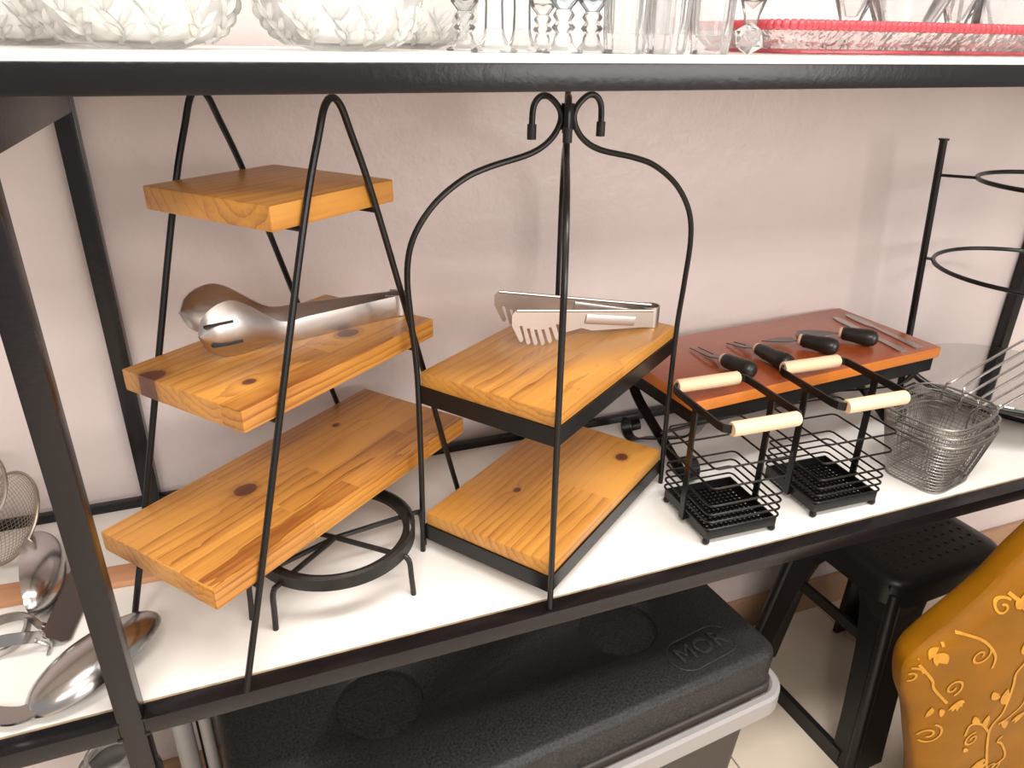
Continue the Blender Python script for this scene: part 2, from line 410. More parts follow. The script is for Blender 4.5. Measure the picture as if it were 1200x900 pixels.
# ------------------------------------------------------------------ two tier birdcage stand
CA = math.radians(35.9)
ca = thing('tiered_stand', 'two tier pine stand in a black birdcage wire frame with four curled top hooks', 'tiered stand', (.374, .805, FZ), CA)
CL, CW = .33, .1927
prof = [(.193, 0), (.191, .08), (.190, .16), (.190, .256), (.194, .32), (.1965, .38), (.188, .42), (.163, .455), (.128, .48), (.095, .492), (.045, .5035), (.02, .517), (.0075, .535), (.0085, .550), (.022, .563), (.034, .5635), (.042, .553), (.0435, .531)]
for sx, sy_ in ((1, 1), (1, -1), (-1, -1), (-1, 1)):
    a = math.atan2(sy_*CW/2, sx*CL/2); d = V(math.cos(a), math.sin(a), 0)
    pts = spline([d*(r+.002)+V(0, 0, z) for r, z in prof], 6)
    lg = obj('cage_wire', tube(pts, .0036, 10), M_WIRE, ca)
    e = d*.0455+V(0, 0, .531)
    obj('hook_cap', tube([e+V(0, 0, .004), e+V(0, 0, -.012)], .0052, 12), M_FRUB, lg)
obj('collar', lathe([(0, .528), (.0075, .528), (.0075, .556), (0, .556)], 12), M_WIRE, ca)
for zt, mt in ((.2606, M_WOOD_CU), (.0602, M_WOOD_CL)):
    bo = obj('board', bx((0, 0, 0), (CL-.004, CW-.004, .019), bev=.002), mt, ca); bo.location = (0, 0, zt-.0095)
    bm = bmesh.new()
    for s in (-1, 1):
        add_box(bm, (0, s*(CW/2-.0015), zt-.030), (CL, .003, .022)); add_box(bm, (s*(CL/2-.0015), 0, zt-.030), (.003, CW-.006, .022))
    for s in (-1, 1): add_box(bm, (0, s*(CW/2-.010), zt-.0205), (CL-.006, .014, .003))
    obj('tray_frame', bm, M_WIRE, ca)

# ------------------------------------------------------------------ red-brown board on scroll stand
RA = math.radians(4.57)
RC = V(.8304, .9106, FZ)
rb = thing('serving_stand', 'low iron stand with curled scroll feet carrying a red-brown wooden board', 'stand', RC, RA)
RL, RW, RZ = .517, .2194, .158
bo = obj('board', bx((0, 0, 0), (RL, RW, .018), bev=.0015), [M_RED, M_REDEDGE], rb); bo.location = (0, 0, RZ-.009)
for p_ in bo.data.polygons:
    if abs(p_.normal.z) < .5: p_.material_index = 1
bm = bmesh.new()
zt = RZ-.0305
for s in (-1, 1):
    add_box(bm, (0, s*(RW/2-.006), zt), (RL-.014, .003, .025)); add_box(bm, (s*(RL/2-.008), 0, zt), (.003, RW-.016, .025))
obj('support_frame', bm, M_WIRE, rb)
def scroll(c, r0, r1, a0, a1, n=22):
    return [V(0, c[0]+(r0+(r1-r0)*k/n)*math.cos(a0+(a1-a0)*k/n), c[1]+(r0+(r1-r0)*k/n)*math.sin(a0+(a1-a0)*k/n)) for k in range(n+1)]
for s in (-1, 1):
    for q in (-1, 1):
        curl = scroll((q*-.072, .0235), .0225, .012, -pi/2, -pi/2-q*1.5*pi)
        path = spline([V(0, q*.098, RZ-.044), V(0, q*.075, .080), V(0, q*.012, .044), V(0, q*-.035, .020), V(0, q*-.060, .004)], 5)+curl
        path = [p_+V(s*(RL/2-.03)+q*.003, 0, 0) for p_ in path]
        obj('scroll_leg', tube(path, 1, prof=[(-.0015, -.009), (.0015, -.009), (.0015, .009), (-.0015, .009)]), M_WIRE, rb)
obj('stretcher', tube([V(-RL/2+.03, 0, .046), V(RL/2-.03, 0, .046)], .003, 8), M_WIRE, rb)

# ------------------------------------------------------------------ cheese tools on the red board
BZ = FZ+RZ
def frame_to(p0, p1):
    """matrix with x axis from p0 to p1, origin p0"""
    x = (Vector(p1)-Vector(p0)).normalized(); z = V(0, 0, 1); y = z.cross(x).normalized(); z = x.cross(y)
    m_ = Matrix((x, y, z)).transposed().to_4x4(); m_.translation = p0; return m_
def cheese_tool(kind, end, fer, tip, label):
    end, fer, tip = V(*end, 0), V(*fer, 0), V(*tip, 0)
    t = thing('cheese_'+kind, label, 'cheese '+('fork' if kind == 'fork' else 'knife'), (end.x, end.y, BZ), group='cheese tools on the red board')
    d = fer-end; L_ = d.length
    a = math.atan2(d.y, d.x); t.rotation_euler = (0, 0, a)
    R90 = Matrix.Rotation(pi/2, 4, 'Y')
    prof_ = [(0, 0), (.007, .001), (.0122, .005), (.0145, .012), (.0145, .020), (.0128, .034), (.0118, .045), (.0118, .054), (.0095, L_-.004), (0, L_-.004)]
    prof_ = [(r, min(z, L_-.004)) for r, z in prof_]
    Hm = Matrix.Translation((0, 0, .0147)) @ R90
    h = obj('handle', lathe(prof_, 20, Hm), M_HANDLE, t)
    obj('ferrule', lathe([(0, L_-.0042), (.0096, L_-.0042), (.0090, L_), (0, L_)], 16, Hm), M_GRIP, t)
    bl = (tip-fer); ang = math.atan2(bl.y, bl.x)-a; bl_len = bl.length
    tilt = math.asin(min(.6, .010/bl_len))
    MB_ = Matrix.Translation((L_-.002, 0, .0135)) @ Matrix.Rotation(ang, 4, 'Z') @ Matrix.Rotation(tilt, 4, 'Y')
    if kind == 'fork':
        bm = bmesh.new(); n_ = bl_len+.002
        pts_ = [(0, -.003), (.012, -.003), (.02, -.0095), (.03, -.0105), (n_, -.0085), (n_-.002, -.0065), (.03, -.0045), (.027, 0), (.03, .0045), (n_-.002, .0065), (n_, .0085), (.03, .0105), (.02, .0095), (.012, .003), (0, .003)]
        add_prism(bm, pts_, -.0008, .0008, MB_)
        obj('prongs', bm, M_BLADE, t)
    elif kind == 'knife':
        n_ = bl_len+.002
        pts_ = [(0, -.003), (.008, -.003), (.014, -.012), (n_*.6, -.013), (n_, .007), (n_*.7, .0105), (.014, .010), (.008, .003), (0, .003)]
        obj('blade', prism(pts_, -.0006, .0006, MB_), M_BLADE, t)
    else:
        n_ = bl_len+.002
        pts_ = [(0, -.003), (.008, -.003), (.018, -.011), (n_*.7, -.020), (n_, -.017), (n_+.001, 0), (n_, .016), (n_*.7, .019), (.018, .011), (.008, .003), (0, .003)]
        obj('blade', prism(pts_, -.0006, .0006, MB_), M_BLADE, t)
    return t
cheese_tool('fork', (.704, .812), (.6895, .873), (.690, .952), 'two-pronged cheese fork with black handle beside the knotted corner of the red board')
cheese_tool('fork', (.776, .818), (.769, .892), (.762, .952), 'two-pronged cheese fork with black handle lying between the other fork and a pointed knife')
cheese_tool('knife', (.897, .848), (.862, .901), (.822, .944), 'narrow pointed cheese knife with black handle beside a fork')
cheese_tool('spade', (.988, .856), (.951, .905), (.897, .945), 'broad bladed cheese spade with black handle beside the plain steel spreaders')
def spreader(p0, p1, w, label):
    d = V(p1[0]-p0[0], p1[1]-p0[1], 0); L_ = d.length
    t = thing('butter_spreader', label, 'spreader', (p0[0], p0[1], BZ), math.atan2(d.y, d.x), 'plain steel spreaders')
    obj('handle', prism([(0, -.006), (.003, -.008), (.04, -.006), (.10, -.0035), (.105, -.0035), (.105, .0035), (.10, .0035), (.04, .006), (.003, .008), (0, .006)], .0004, .0024), M_STEEL, t)
    obj('blade', prism([(.103, -.0035), (.118, -w), (L_-.02, -w*1.05), (L_-.006, -w*.8), (L_, 0), (L_-.008, w*.6), (L_-.03, w*.9), (.118, w*.8), (.103, .0035)], .0007, .0018), M_STEEL, t)
spreader((1.017, .826), (1.027, 1.000), .008, 'slim all-steel butter spreader lying between the broad spade and the other spreader')
spreader((1.055, .829), (1.061, 1.005), .0095, 'wider all-steel butter spreader lying along the free end of the red board')

# ------------------------------------------------------------------ steel tongs
def arm_surface(p0, p1, half, bulge, zc, thick, n=40, k=8, tipz=0):
    """plate standing on edge from p0 to p1 (plan); half(s)=half height, bulge(s)=sideways dish depth"""
    p0, p1 = Vector(p0), Vector(p1); d = (p1-p0); nrm = V(-d.y, d.x, 0).normalized()
    def f(u, v):
        h = half(u); t = 2*v-1
        c = p0.lerp(p1, u)
        return V(c.x, c.y, 0)+nrm*bulge(u)*(1-t*t)+V(0, 0, zc(u)+t*h)
    return surf(f, n, k, thick)
def sm(a, b, x):
    t = max(0, min(1, (x-a)/(b-a))); return t*t*(3-2*t)
TZ = FZ+.3049
tg = thing('serving_tongs', 'steel serving tongs with slit spoon-shaped ends on the middle pine tier', 'tongs', (.185, .879, TZ))
O = tg.location
def half1(u):
    b_ = .0128-.002*sm(.5, .6, u)
    if u > .6: b_ = .0105+(.031-.0105)*sm(.6, .86, u)
    if u > .84: b_ = .031*math.sqrt(max(0.0004, 1-((u-.84)/.16)**2))
    return b_
z1 = lambda u: .0135+(.018)*sm(.55, .86, u)
fb = lambda u: -.0012-.011*sm(.6, .85, u)*(1-sm(.93, 1.0, u)*.6)
bb = lambda u: .0012+.011*sm(.6, .85, u)*(1-sm(.93, 1.0, u)*.6)
A0, A1 = V(.177, .863, 0), V(-.047, .785, 0)
B0, B1 = V(.188, .887, 0), V(-.068, .863, 0)
fa = obj('arm', arm_surface(A0-O.xy.to_3d(), A1-O.xy.to_3d(), half1, lambda u: -fb(u), z1, .0012), M_STEEL, tg)
obj('arm', arm_surface(B0-O.xy.to_3d(), B1-O.xy.to_3d(), half1, lambda u: -bb(u), z1, .0012), M_STEEL, tg)
# dark slits near the tip of the near spoon
dA = (A1-A0).normalized(); nA = V(-dA.y, dA.x, 0)
for dz, s0, s1, off in ((.012, .86, .985, .0105), (-.012, .83, .965, .0105)):
    pts = [A0.lerp(A1, s)-O.xy.to_3d()+nA*off+V(0, 0, .0315+dz*(1 if s < .95 else .9)) for s in (s0, (s0+s1)/2, s1)]
    obj('slit', tube(pts, 1, prof=[(-.0012, -.0028), (.0012, -.0028), (.0012, .0028), (-.0012, .0028)]), M_FRUB, fa)
mid = (A0+B0)/2-O.xy.to_3d(); rad = (A0-B0).length/2
e1 = (A0-B0).normalized(); e2 = V(-e1.y, e1.x, 0)
if e2.x < 0: e2 = -e2
rad2 = rad*1.0
loop = [mid+e1*rad*math.cos(a)*1.0+e2*rad2*math.sin(a) for a in [pi*k/14 for k in range(15)]]
loop = [loop[0]-e2*.012]+loop+[loop[-1]-e2*.012]
bm = surf(lambda u, v: loop[min(16, round(u*16))]+V(0, 0, .001+.026*v), 16, 3, .0014)
obj('spring_end', bm, M_STEEL, tg)

TZ2 = FZ+.2606
tg2 = thing('pasta_tongs', 'steel pasta tongs with toothed comb ends on the upper tier of the birdcage stand', 'tongs', (.53, .84, TZ2))
O2 = tg2.location.xy.to_3d()
def pasta_arm(p0, p1, flip):
    d = (p1-p0); L_ = d.length; x = d.normalized(); z = V(0, 0, 1); y = z.cross(x)
    M_ = Matrix((x, z, -y if flip else y)).transposed().to_4x4()
    M_.translation = p0-O2
    h0 = .0245
    z0 = .002
    top0, top1 = z0+h0, z0+.052
    pts_ = [(0, z0), (0, top0), (L_-.006, top1), (L_, top1-.006), (L_, top1-.020)]
    n = 6
    # teeth along a slanted lower edge
    X = L_-.004
    for k in range(n):
        w_, g_ = .0064, .0040
        yb = [.010, .005, .002, .001, .002, .005][k]
        yr = yb+.022
        sl = .006
        pts_ += [(X-sl, yb+.003), (X-.002-sl, yb), (X-w_+.002-sl, yb), (X-w_-sl, yb+.003), (X-w_, yr), (X-w_-g_, yr)]
        X -= w_+g_
    pts_ += [(X-.006, .012), (X-.012, .014), (X-.035, .0165), (L_*.45, .0105)]
    out = []
    for q_ in pts_:
        if not out or (abs(q_[0]-out[-1][0])+abs(q_[1]-out[-1][1])) > 1e-5: out.append(q_)
    bm = prism(out, -.0006, .0006, M_)
    # top flange and pressed channel
    yo = .0045
    P0 = M_ @ V(.0, top0, 0); P1 = M_ @ V(L_-.006, top1, 0)
    nrm = (M_.to_3x3() @ V(0, 0, 1)).normalized()
    return bm, P0, P1, nrm, M_, L_
for p0, p1, fl_ in ((V(.525, .826, 0), V(.3125, .812, 0), False), (V(.535, .848, 0), V(.318, .893, 0), False)):
    bm, P0, P1, nrm, M_, L_ = pasta_arm(p0, p1, fl_)
    ar = obj('arm', bm, M_STEEL, tg2)
    s = 1 if p0.y < .83 else -1
    # rounded top flange
    obj('flange', tube([P0-V(0, 0, .001), P1-V(0, 0, .001)], .0022, 8), M_STEEL, ar)
    c0, c1 = M_ @ V(.03, .0145, 0), M_ @ V(L_*.5, .0285, 0)
    obj('pressed_rib', tube([c0, c1], 1, prof=[(-.0065, -.0016), (-.005, -.0022), (.005, -.0022), (.0065, -.0016), (.0065, .0016), (.005, .0022), (-.005, .0022), (-.0065, .0016)]), M_STEEL, ar)
A0, B0 = V(.525, .826, 0), V(.535, .848, 0)
mid = (A0+B0)/2-O2; rad = (A0-B0).length/2; e1 = (A0-B0).normalized(); e2 = V(-e1.y, e1.x, 0)
if e2.x < 0: e2 = -e2
loop2 = [mid+e1*rad*math.cos(a)+e2*rad*.9*math.sin(a) for a in [pi*k/14 for k in range(15)]]
loop2 = [loop2[0]-e2*.012]+loop2+[loop2[-1]-e2*.012]
obj('spring_end', surf(lambda u, v: loop2[min(16, round(u*16))]+V(0, 0, .0005+.0285*v), 16, 3, .0014), M_STEEL, tg2)

# ------------------------------------------------------------------ iron trivet under the A-frame
TC = V(.068, .778, FZ)
tv = thing('pot_trivet', 'round dull iron trivet with bent rod legs under the lowest pine tier', 'trivet', TC)
TR, THZ = .096, .064
ring = [V(TR*math.cos(2*pi*k/56), TR*math.sin(2*pi*k/56), THZ) for k in range(56)]
bm = bmesh.new()
for k in range(56):
    pass
add_lathe(bm, [(TR-.0015, THZ-.010), (TR+.0025, THZ-.010), (TR+.003, THZ+.006), (TR-.001, THZ+.008), (TR-.0015, THZ-.010)], 64)
obj('ring', bm, M_IRON, tv)
bm = lathe([(TR-.012, THZ-.004), (TR-.004, THZ-.004), (TR-.004, THZ+.002), (TR-.012, THZ+.002), (TR-.012, THZ-.004)], 64)
obj('inner_ring', bm, M_IRON, tv)
for a, rf in ((10, .116), (-42, .104), (140, .110), (222, .110), (204, .116)):
    d = V(math.cos(math.radians(a)), math.sin(math.radians(a)), 0)
    pts = [V(0, 0, THZ-.009)+d*.0, d*(rf-.014)+V(0, 0, THZ-.009), d*(rf-.004)+V(0, 0, THZ-.0105), d*rf+V(0, 0, THZ-.018), d*(rf+.001)+V(0, 0, .030), d*(rf+.003)+V(0, 0, 0)]
    obj('leg', tube(spline(pts, 3), .0034, 8), M_IRON, tv)

# ------------------------------------------------------------------ tabletop wire grills with dowel handles
def make_grill(loc, rz, label):
    t = thing('wire_grill_holder', label, 'grill holder', loc, rz, 'black wire holders on the white shelf')
    S_ = .112
    for sx in (-1, 1):
        for sy_ in (-1, 1):
            obj('ball_foot', lathe([(0, 0), (.003, .0006), (.005, .003), (.0052, .006), (.004, .009), (0, .0105)], 12, Matrix.Translation((sx*(S_/2-.003), sy_*(S_/2-.003), 0))), M_WIRE, t)
    z0 = .009
    bm = bmesh.new(); n = 13; pitch = (S_-.012)/n
    for k in range(n+1):
        c = -S_/2+.006+k*pitch
        add_box(bm, (c, 0, z0+.002), (pitch*.55, S_-.004, .0015)); add_box(bm, (0, c, z0+.002), (S_-.004, pitch*.55, .0015))
    obj('perforated_tray', bm, M_WIRE, t, smooth=False)
    bm = bmesh.new()
    for s in (-1, 1):
        add_box(bm, (0, s*(S_/2-.001), z0+.0065), (S_, .002, .013)); add_box(bm, (s*(S_/2-.001), 0, z0+.0065), (.002, S_-.004, .013))
    obj('tray_rim', bm, M_WIRE, t, smooth=False)
    for k, z in enumerate((.027, .039, .051, .065, .094, .124)):
        d = .118 if k < 4 else .122
        obj('wire_hoop', tube([V(x, y, z) for x, y in rrect(d, d, .008, 4)], .0016, 6, closed=True), M_WIRE, t)
    zt = .184
    for s in (-1, 1):
        st = obj('side_strap', bx((s*(S_/2+.0045), 0, (z0+zt)/2), (.0026, .011, zt-z0)), M_WIRE, t)
        obj('strap_foot', bx((s*(S_/2+.0022), 0, z0+.006), (.0065, .011, .010)), M_WIRE, st)
        p_ = [V(s*.044, -.066, zt), V(s*.052, -.0655, zt), V(s*(S_/2+.002), -.060, zt), V(s*(S_/2+.0035), -.050, zt), V(s*(S_/2+.0035), .050, zt), V(s*(S_/2+.002), .060, zt), V(s*.052, .0655, zt), V(s*.044, .066, zt)]
        obj('handle_strap', tube(p_, 1, prof=strip_prof(.011, .0026)), M_WIRE, t)
    for y in (-.066, .066):
        g = obj('wood_grip', lathe([(0, -.050), (.0085, -.050), (.0098, -.048), (.0098, .048), (.0085, .050), (0, .050)], 20), M_GRIP, t)
        g.rotation_euler = (0, pi/2, 0); g.location = (0, y, zt)
    return t
make_grill((.600, .7205, FZ), math.radians(-2), 'black wire grill holder with pale dowel handles beside the birdcage stand')
make_grill((.7835, .7225, FZ), math.radians(-2), 'black wire grill holder with pale dowel handles beside the mesh fry baskets')

# ------------------------------------------------------------------ nested mesh fry baskets
def superrect(w, d, n, a):
    c, s = math.cos(a), math.sin(a); e = 2/n
    return (w/2*math.copysign(abs(c)**e, c), d/2*math.copysign(abs(s)**e, s))
def make_basket(loc, rz, tiltx, label, hang):
    t = thing('fry_basket', label, 'basket', loc, rz, 'nested mesh fry baskets')
    t.rotation_euler = (tiltx[0], tiltx[1], rz)
    HB, NU, NV = .088, 76, 15
    def f(u, v):
        s = v
        w = .104+(.158-.104)*s; d = .090+(.126-.090)*s; n = 5-1.2*s
        x, y = superrect(w, d, n, 2*pi*u)
        return V(x+.006*s, y, .002+HB*s)
    bm = surf(f, NU, NV, closed_u=True)
    # bottom lattice
    nb = 14
    g = [[None]*(nb+1) for _ in range(nb+1)]
    for i in range(nb+1):
        for j in range(nb+1):
            a, b_ = 2*i/nb-1, 2*j/nb-1
            g[i][j] = bm.verts.new((a*.050*(1-.06*b_*b_), b_*.043*(1-.06*a*a), .002))
    for i in range(nb):
        for j in range(nb): bm.faces.new((g[i][j], g[i+1][j], g[i+1][j+1], g[i][j+1]))
    o = obj('wire_mesh', bm, M_MESH, t, smooth=False); o['kind'] = 'stuff'
    wf = o.modifiers.new('wire', 'WIREFRAME'); wf.thickness = .00095; wf.use_even_offset = False
    for v, r in ((1.0, .0019), (.90, .0011), (.0, .0018)):
        obj('rim_wire', tube([f(k/72, v) for k in range(72)], r, 6, closed=True), M_MESH, t)
    # wire loop handle leaving one rim side
    hw = .0095
    c = V(.084, hang, .090)
    dirv = V(.91, -.19, .36).normalized(); side = V(0, 1, 0)
    Lh = .165
    pts = [c-side*hw*1.6+V(0, 0, -.030), c-side*hw*1.5, c-side*hw+dirv*.022+V(0, 0, .006), c-side*hw+dirv*Lh*.9, c-side*hw*.6+dirv*Lh, c+side*hw*.6+dirv*Lh, c+side*hw+dirv*Lh*.9, c+side*hw+dirv*.022+V(0, 0, .006), c+side*hw*1.5, c+side*hw*1.6+V(0, 0, -.030)]
    obj('handle', tube(spline(pts, 4), .0021, 8), M_CHROME, t)
    return t
BR = math.radians(12)
make_basket((.982, .703, FZ), BR, (0, 0), 'steel mesh fry basket at the bottom of the nested pile on the shelf', -.018)
make_basket((.984, .707, FZ+.0125), BR+.03, (0, 0), 'steel mesh fry basket in the middle of the nested pile', .0)
make_basket((.979, .712, FZ+.0275), BR+.04, (.012, -.008), 'steel mesh fry basket topmost in the nested pile with its handle highest', .018)

# ------------------------------------------------------------------ plate stand with rings
PC = V(1.27, .82, FZ)
ps = thing('plate_stand', 'tall black stand with three horizontal wire rings beside the rear rack post', 'plate stand', PC)
for dx, dy in ((-.134, .13), (.134, -.13)):
    k = 1 if dx < 0 else -1
    p0 = V(dx+k*.05, dy, 0)
    p0 = V(1.185-1.27, .13, 0) if k > 0 else V(.085, -.13, 0); p1 = V(dx, dy, .477)
    pl = obj('pole', tube([p0, p1], .0062, 12), M_WIRE, ps)
    obj('end_cap', tube([p1, p1+V(0, 0, .003)], .0085, 12), M_WIRE, pl)
    for zr, rr in ((.4200, .123), (.274, .156), (.074, .1555)):
        q0 = p0.lerp(p1, zr/.477); d = V(q0.x, q0.y, 0).normalized()
        obj('ring_arm', tube([V(q0.x, q0.y, zr), d*rr+V(0, 0, zr)], .0026, 8), M_WIRE, ps)
for zr, rr in ((.4200, .123), (.274, .156), (.074, .1555)):
    obj('ring', tube([V(rr*math.cos(2*pi*k/64), rr*math.sin(2*pi*k/64), zr) for k in range(64)], .0038, 8, closed=True), M_WIRE, ps)
obj('foot_bar', tube([V(-.085, .13, .004), V(.085, -.13, .004)], .004, 8), M_WIRE, ps)
obj('foot_bar', tube([V(-.085, .13, .004), V(-.03, .145, .004)], .004, 8), M_WIRE, ps)
obj('foot_bar', tube([V(.085, -.13, .004), V(.145, -.08, .004)], .004, 8), M_WIRE, ps)

mt = thing('mirror_tray', 'round mirror plate resting on the lowest ring of the plate stand', 'tray', (PC.x, PC.y, FZ+.0775))
obj('plate', lathe([(0, 0), (.151, 0), (.152, .001), (.152, .004), (.151, .005), (0, .005)], 72), steel('silvered_mirror', (.62, .63, .61), .05), mt)
obj('bevel_edge', lathe([(.1522, .0005), (.1535, .0012), (.1535, .0038), (.1522, .0045), (.1522, .0005)], 72), plain('green_glass_edge', (.12, .17, .15), .2), mt)

# ------------------------------------------------------------------ utensils at the far side of the post
sp_ = thing('serving_spoon', 'large steel serving spoon lying bowl down beside the front rack post', 'spoon', (-.195, .697, FZ))
ux = V(.80, .60, 0).normalized()
def bowlf(u, v):
    r = math.sin(pi/2*u); a = 2*pi*v
    lx = .074*r*math.cos(a); ly = .039*r*math.sin(a)*(1-.12*math.cos(a))
    h = .0285*math.sqrt(max(0, 1-r*r))+.003
    return V(lx, ly, h)
bm = bmesh.new()
sb = surf(bowlf, 12, 40, .0012)
o = obj('bowl', sb, M_CHROME, sp_); o.rotation_mode = 'XYZ'; o.matrix_basis = Matrix.Translation((0, 0, .014)) @ Matrix.Rotation(math.atan2(ux.y, ux.x), 4, 'Z') @ Matrix.Rotation(math.radians(-7), 4, 'Y') @ Matrix.Rotation(math.radians(-12), 4, 'X')
hp = spline([(-.052, -.042, .016), (-.068, -.045, .014), (-.10, -.030, .012), (-.16, .005, .010), (-.26, .05, .006)], 5)
obj('handle', tube(hp, 1, prof=[(-.0016, -.010), (.0016, -.010), (.0016, .010), (-.0016, .010)]), M_CHROME, sp_)

ld = thing('soup_ladle', 'deep polished serving ladle lying on its edge behind the front rack post', 'ladle', (-.280, .860, FZ))
LM = Matrix.Translation((0, 0, .034)) @ Matrix.Rotation(math.radians(97), 4, 'Z') @ Matrix.Rotation(math.radians(-10), 4, 'X')
def ladf(u, v):
    r = math.sin(pi/2*u); a = 2*pi*v
    return LM @ V(.078*r*math.cos(a), -.036*math.sqrt(max(0, 1-r*r)), .032*r*math.sin(a)*(1-.1*math.cos(a)))
obj('bowl', surf(ladf, 12, 40, .0012), M_CHROME, ld)
obj('handle', tube(spline([(.008, -.076, .030), (.004, -.092, .018), (-.02, -.105, .010), (-.12, -.12, .007)], 5), 1, prof=strip_prof(.014, .0028)), M_CHROME, ld)

bt = thing('turner', 'dark flat steel turner blade lying beside the ladle', 'turner', (-.236, .826, FZ))
Mb = Matrix.Translation((0, 0, .013)) @ Matrix.Rotation(math.radians(82), 4, 'Z') @ Matrix.Rotation(math.radians(38), 4, 'X')
obj('blade', prism([(-.072, -.008), (-.066, -.014), (.068, -.016), (.074, -.010), (.074, .010), (.068, .016), (-.066, .014), (-.072, .008)], -.0008, .0008, Mb), M_BLADE, bt)
obj('rolled_edge', tube([Mb @ V(-.064, -.0145, 0), Mb @ V(.066, -.016, 0)], .0016, 6), M_BLADE, bt)

ic = thing('ice_tongs', 'polished steel ice tongs with clawed ends beside the large spoon', 'tongs', (-.293, .755, FZ))
for k, (yo, zo) in enumerate(((0, .005), (.028, .012))):
    pts = spline([(.035, yo*.3+.004, .012+zo), (.02, yo-.006, .024+zo), (-.01, yo, .020+zo), (-.06, yo*.9-.005, .010+zo), (-.15, .0, .006)], 5)
    a_ = obj('arm', tube(pts, 1, prof=strip_prof(.013, .0016)), M_CHROME, ic)
    for j in (-1, 0, 1):
        obj('claw', tube(spline([(.033, yo*.3+.004+j*.007, .012+zo), (.042, yo*.3+.004+j*.009, .006+zo*.6), (.040, yo*.3+j*.009, .001)], 3), .0019, 6), M_CHROME, a_)
for j in range(3):
    obj('cross_rung', tube([V(-.02-j*.022, -.006, .030-j*.005), V(-.02-j*.022, .030, .034-j*.005)], 1, prof=strip_prof(.007, .002)), M_CHROME, ic)

pd = thing('wooden_paddle', 'long flat reddish wooden paddle lying across the shelf behind the post', 'paddle', (-.17, .857, FZ), math.radians(-3.5))
obj('blade', bx((-.12, 0, .005), (.36, .037, .009), bev=.002), M_PADDLE, pd)
obj('grip', bx((.085, 0, .005), (.06, .026, .0085), bev=.003), M_PADDLE, pd)

def make_strainer(loc, R0, tilt, label):
    t = thing('wire_skimmer', label, 'skimmer', loc, 0, 'wire mesh skimmers')
    Mt = Matrix.Rotation(tilt[2], 4, 'Z') @ Matrix.Rotation(tilt[1], 4, 'Y') @ Matrix.Rotation(tilt[0], 4, 'X')
    bm = bmesh.new(); n = 22; vs = {}
    for i in range(n+1):
        for j in range(n+1):
            a, b_ = 2*i/n-1, 2*j/n-1
            # square to disc
            x = a*math.sqrt(1-b_*b_/2); y = b_*math.sqrt(1-a*a/2)
            vs[i, j] = bm.verts.new(Mt @ V(x*R0, y*R0, -.38*R0*(1-x*x-y*y)))
    for i in range(n):
        for j in range(n): bm.faces.new((vs[i, j], vs[i+1, j], vs[i+1, j+1], vs[i, j+1]))
    o = obj('wire_mesh', bm, M_MESHD, t, smooth=False); o['kind'] = 'stuff'
    wf = o.modifiers.new('wire', 'WIREFRAME'); wf.thickness = .0010; wf.use_even_offset = False
    obj('rim', tube([Mt @ V(R0*math.cos(2*pi*k/48), R0*math.sin(2*pi*k/48), 0) for k in range(48)], .0021, 8, closed=True), M_MESHD, t)
    h = [Mt @ V(-R0, 0, 0), Mt @ V(-R0-.06, 0, .0), Mt @ V(-R0-.2, 0, .0)]
    obj('handle', tube(h, .003, 8), M_MESHD, t)
    return t
make_strainer((-.316, .940, FZ+.068), .058, (math.radians(38), math.radians(-38), math.radians(-12)), 'round wire mesh skimmer tilted up against the back rail, lower of two')
make_strainer((-.36, .968, FZ+.098), .058, (math.radians(38), math.radians(-38), math.radians(10)), 'round wire mesh skimmer leaning behind the other skimmer near the wall')

# ------------------------------------------------------------------ cooler box under the shelf
KA = math.radians(5.7)
ck = thing('cooler_box', 'black plastic cooler box with moulded lid and light grey bail handle under the shelf', 'cooler', (.668, .6135, 0), KA)
KL, KD, KT = .755, .40, .44
def rounded_block(w, d, z0, z1, r, rb, taper=0):
    bm = bmesh.new(); L0 = []
    prof_ = [(0, z0)]+[(0, z1-rb)]+[(-rb*(1-math.cos(a)), z1-rb+rb*math.sin(a)) for a in [pi/2*k/6 for k in range(1, 7)]]
    rings = []
    for off, z in prof_:
        tp = taper*(z-z1)
        rings.append([bm.verts.new((x, y, z)) for x, y in rrect(w+2*off+2*tp, d+2*off+2*tp, max(.004, r+off), 6, -w_c(w), d_c(d))])
    for A, B in zip(rings, rings[1:]):
        for k in range(len(A)): bm.faces.new((A[k], A[(k+1) % len(A)], B[(k+1) % len(A)], B[k]))
    bm.faces.new(rings[0][::-1]); bm.faces.new(rings[-1])
    return bm
def w_c(w): return KL/2
def d_c(d): return KD/2
lid = obj('lid', rounded_block(KL, KD, KT-.068, KT, .028, .014, taper=.03), M_COOL, ck)
# recessed cup rings cut into the lid
inv = Matrix.Rotation(-KA, 3, 'Z')
cut_c = []
for cx_, cy__ in ((.097, .722), (.462, .737)):
    l = inv @ (V(cx_, cy__, 0)-V(.668, .6135, 0)); cut_c.append(l)
cb = bmesh.new()
for l in cut_c:
    add_lathe(cb, [(0, KT-.006), (.058, KT-.006), (.0595, KT+.01), (0, KT+.01)], 48, Matrix.Translation((l.x, l.y, 0)))
cutter = obj('cutter', cb, M_COOL, ck)
md = lid.modifiers.new('cut', 'BOOLEAN'); md.operation = 'DIFFERENCE'; md.object = cutter; md.solver = 'EXACT'
bpy.context.view_layer.update()
dg = bpy.context.evaluated_depsgraph_get()
newm = bpy.data.meshes.new_from_object(lid.evaluated_get(dg)); lid.modifiers.clear(); lid.data = newm
bpy.data.objects.remove(cutter)
obj('body', rounded_block(KL-.02, KD-.02, .0, KT-.068, .03, .004, taper=.06), M_COOLB, ck)
obj('lid_skirt', rounded_block(KL+.004, KD+.004, KT-.074, KT-.060, .03, .003), M_COOLB, ck)
hz = KT-.088
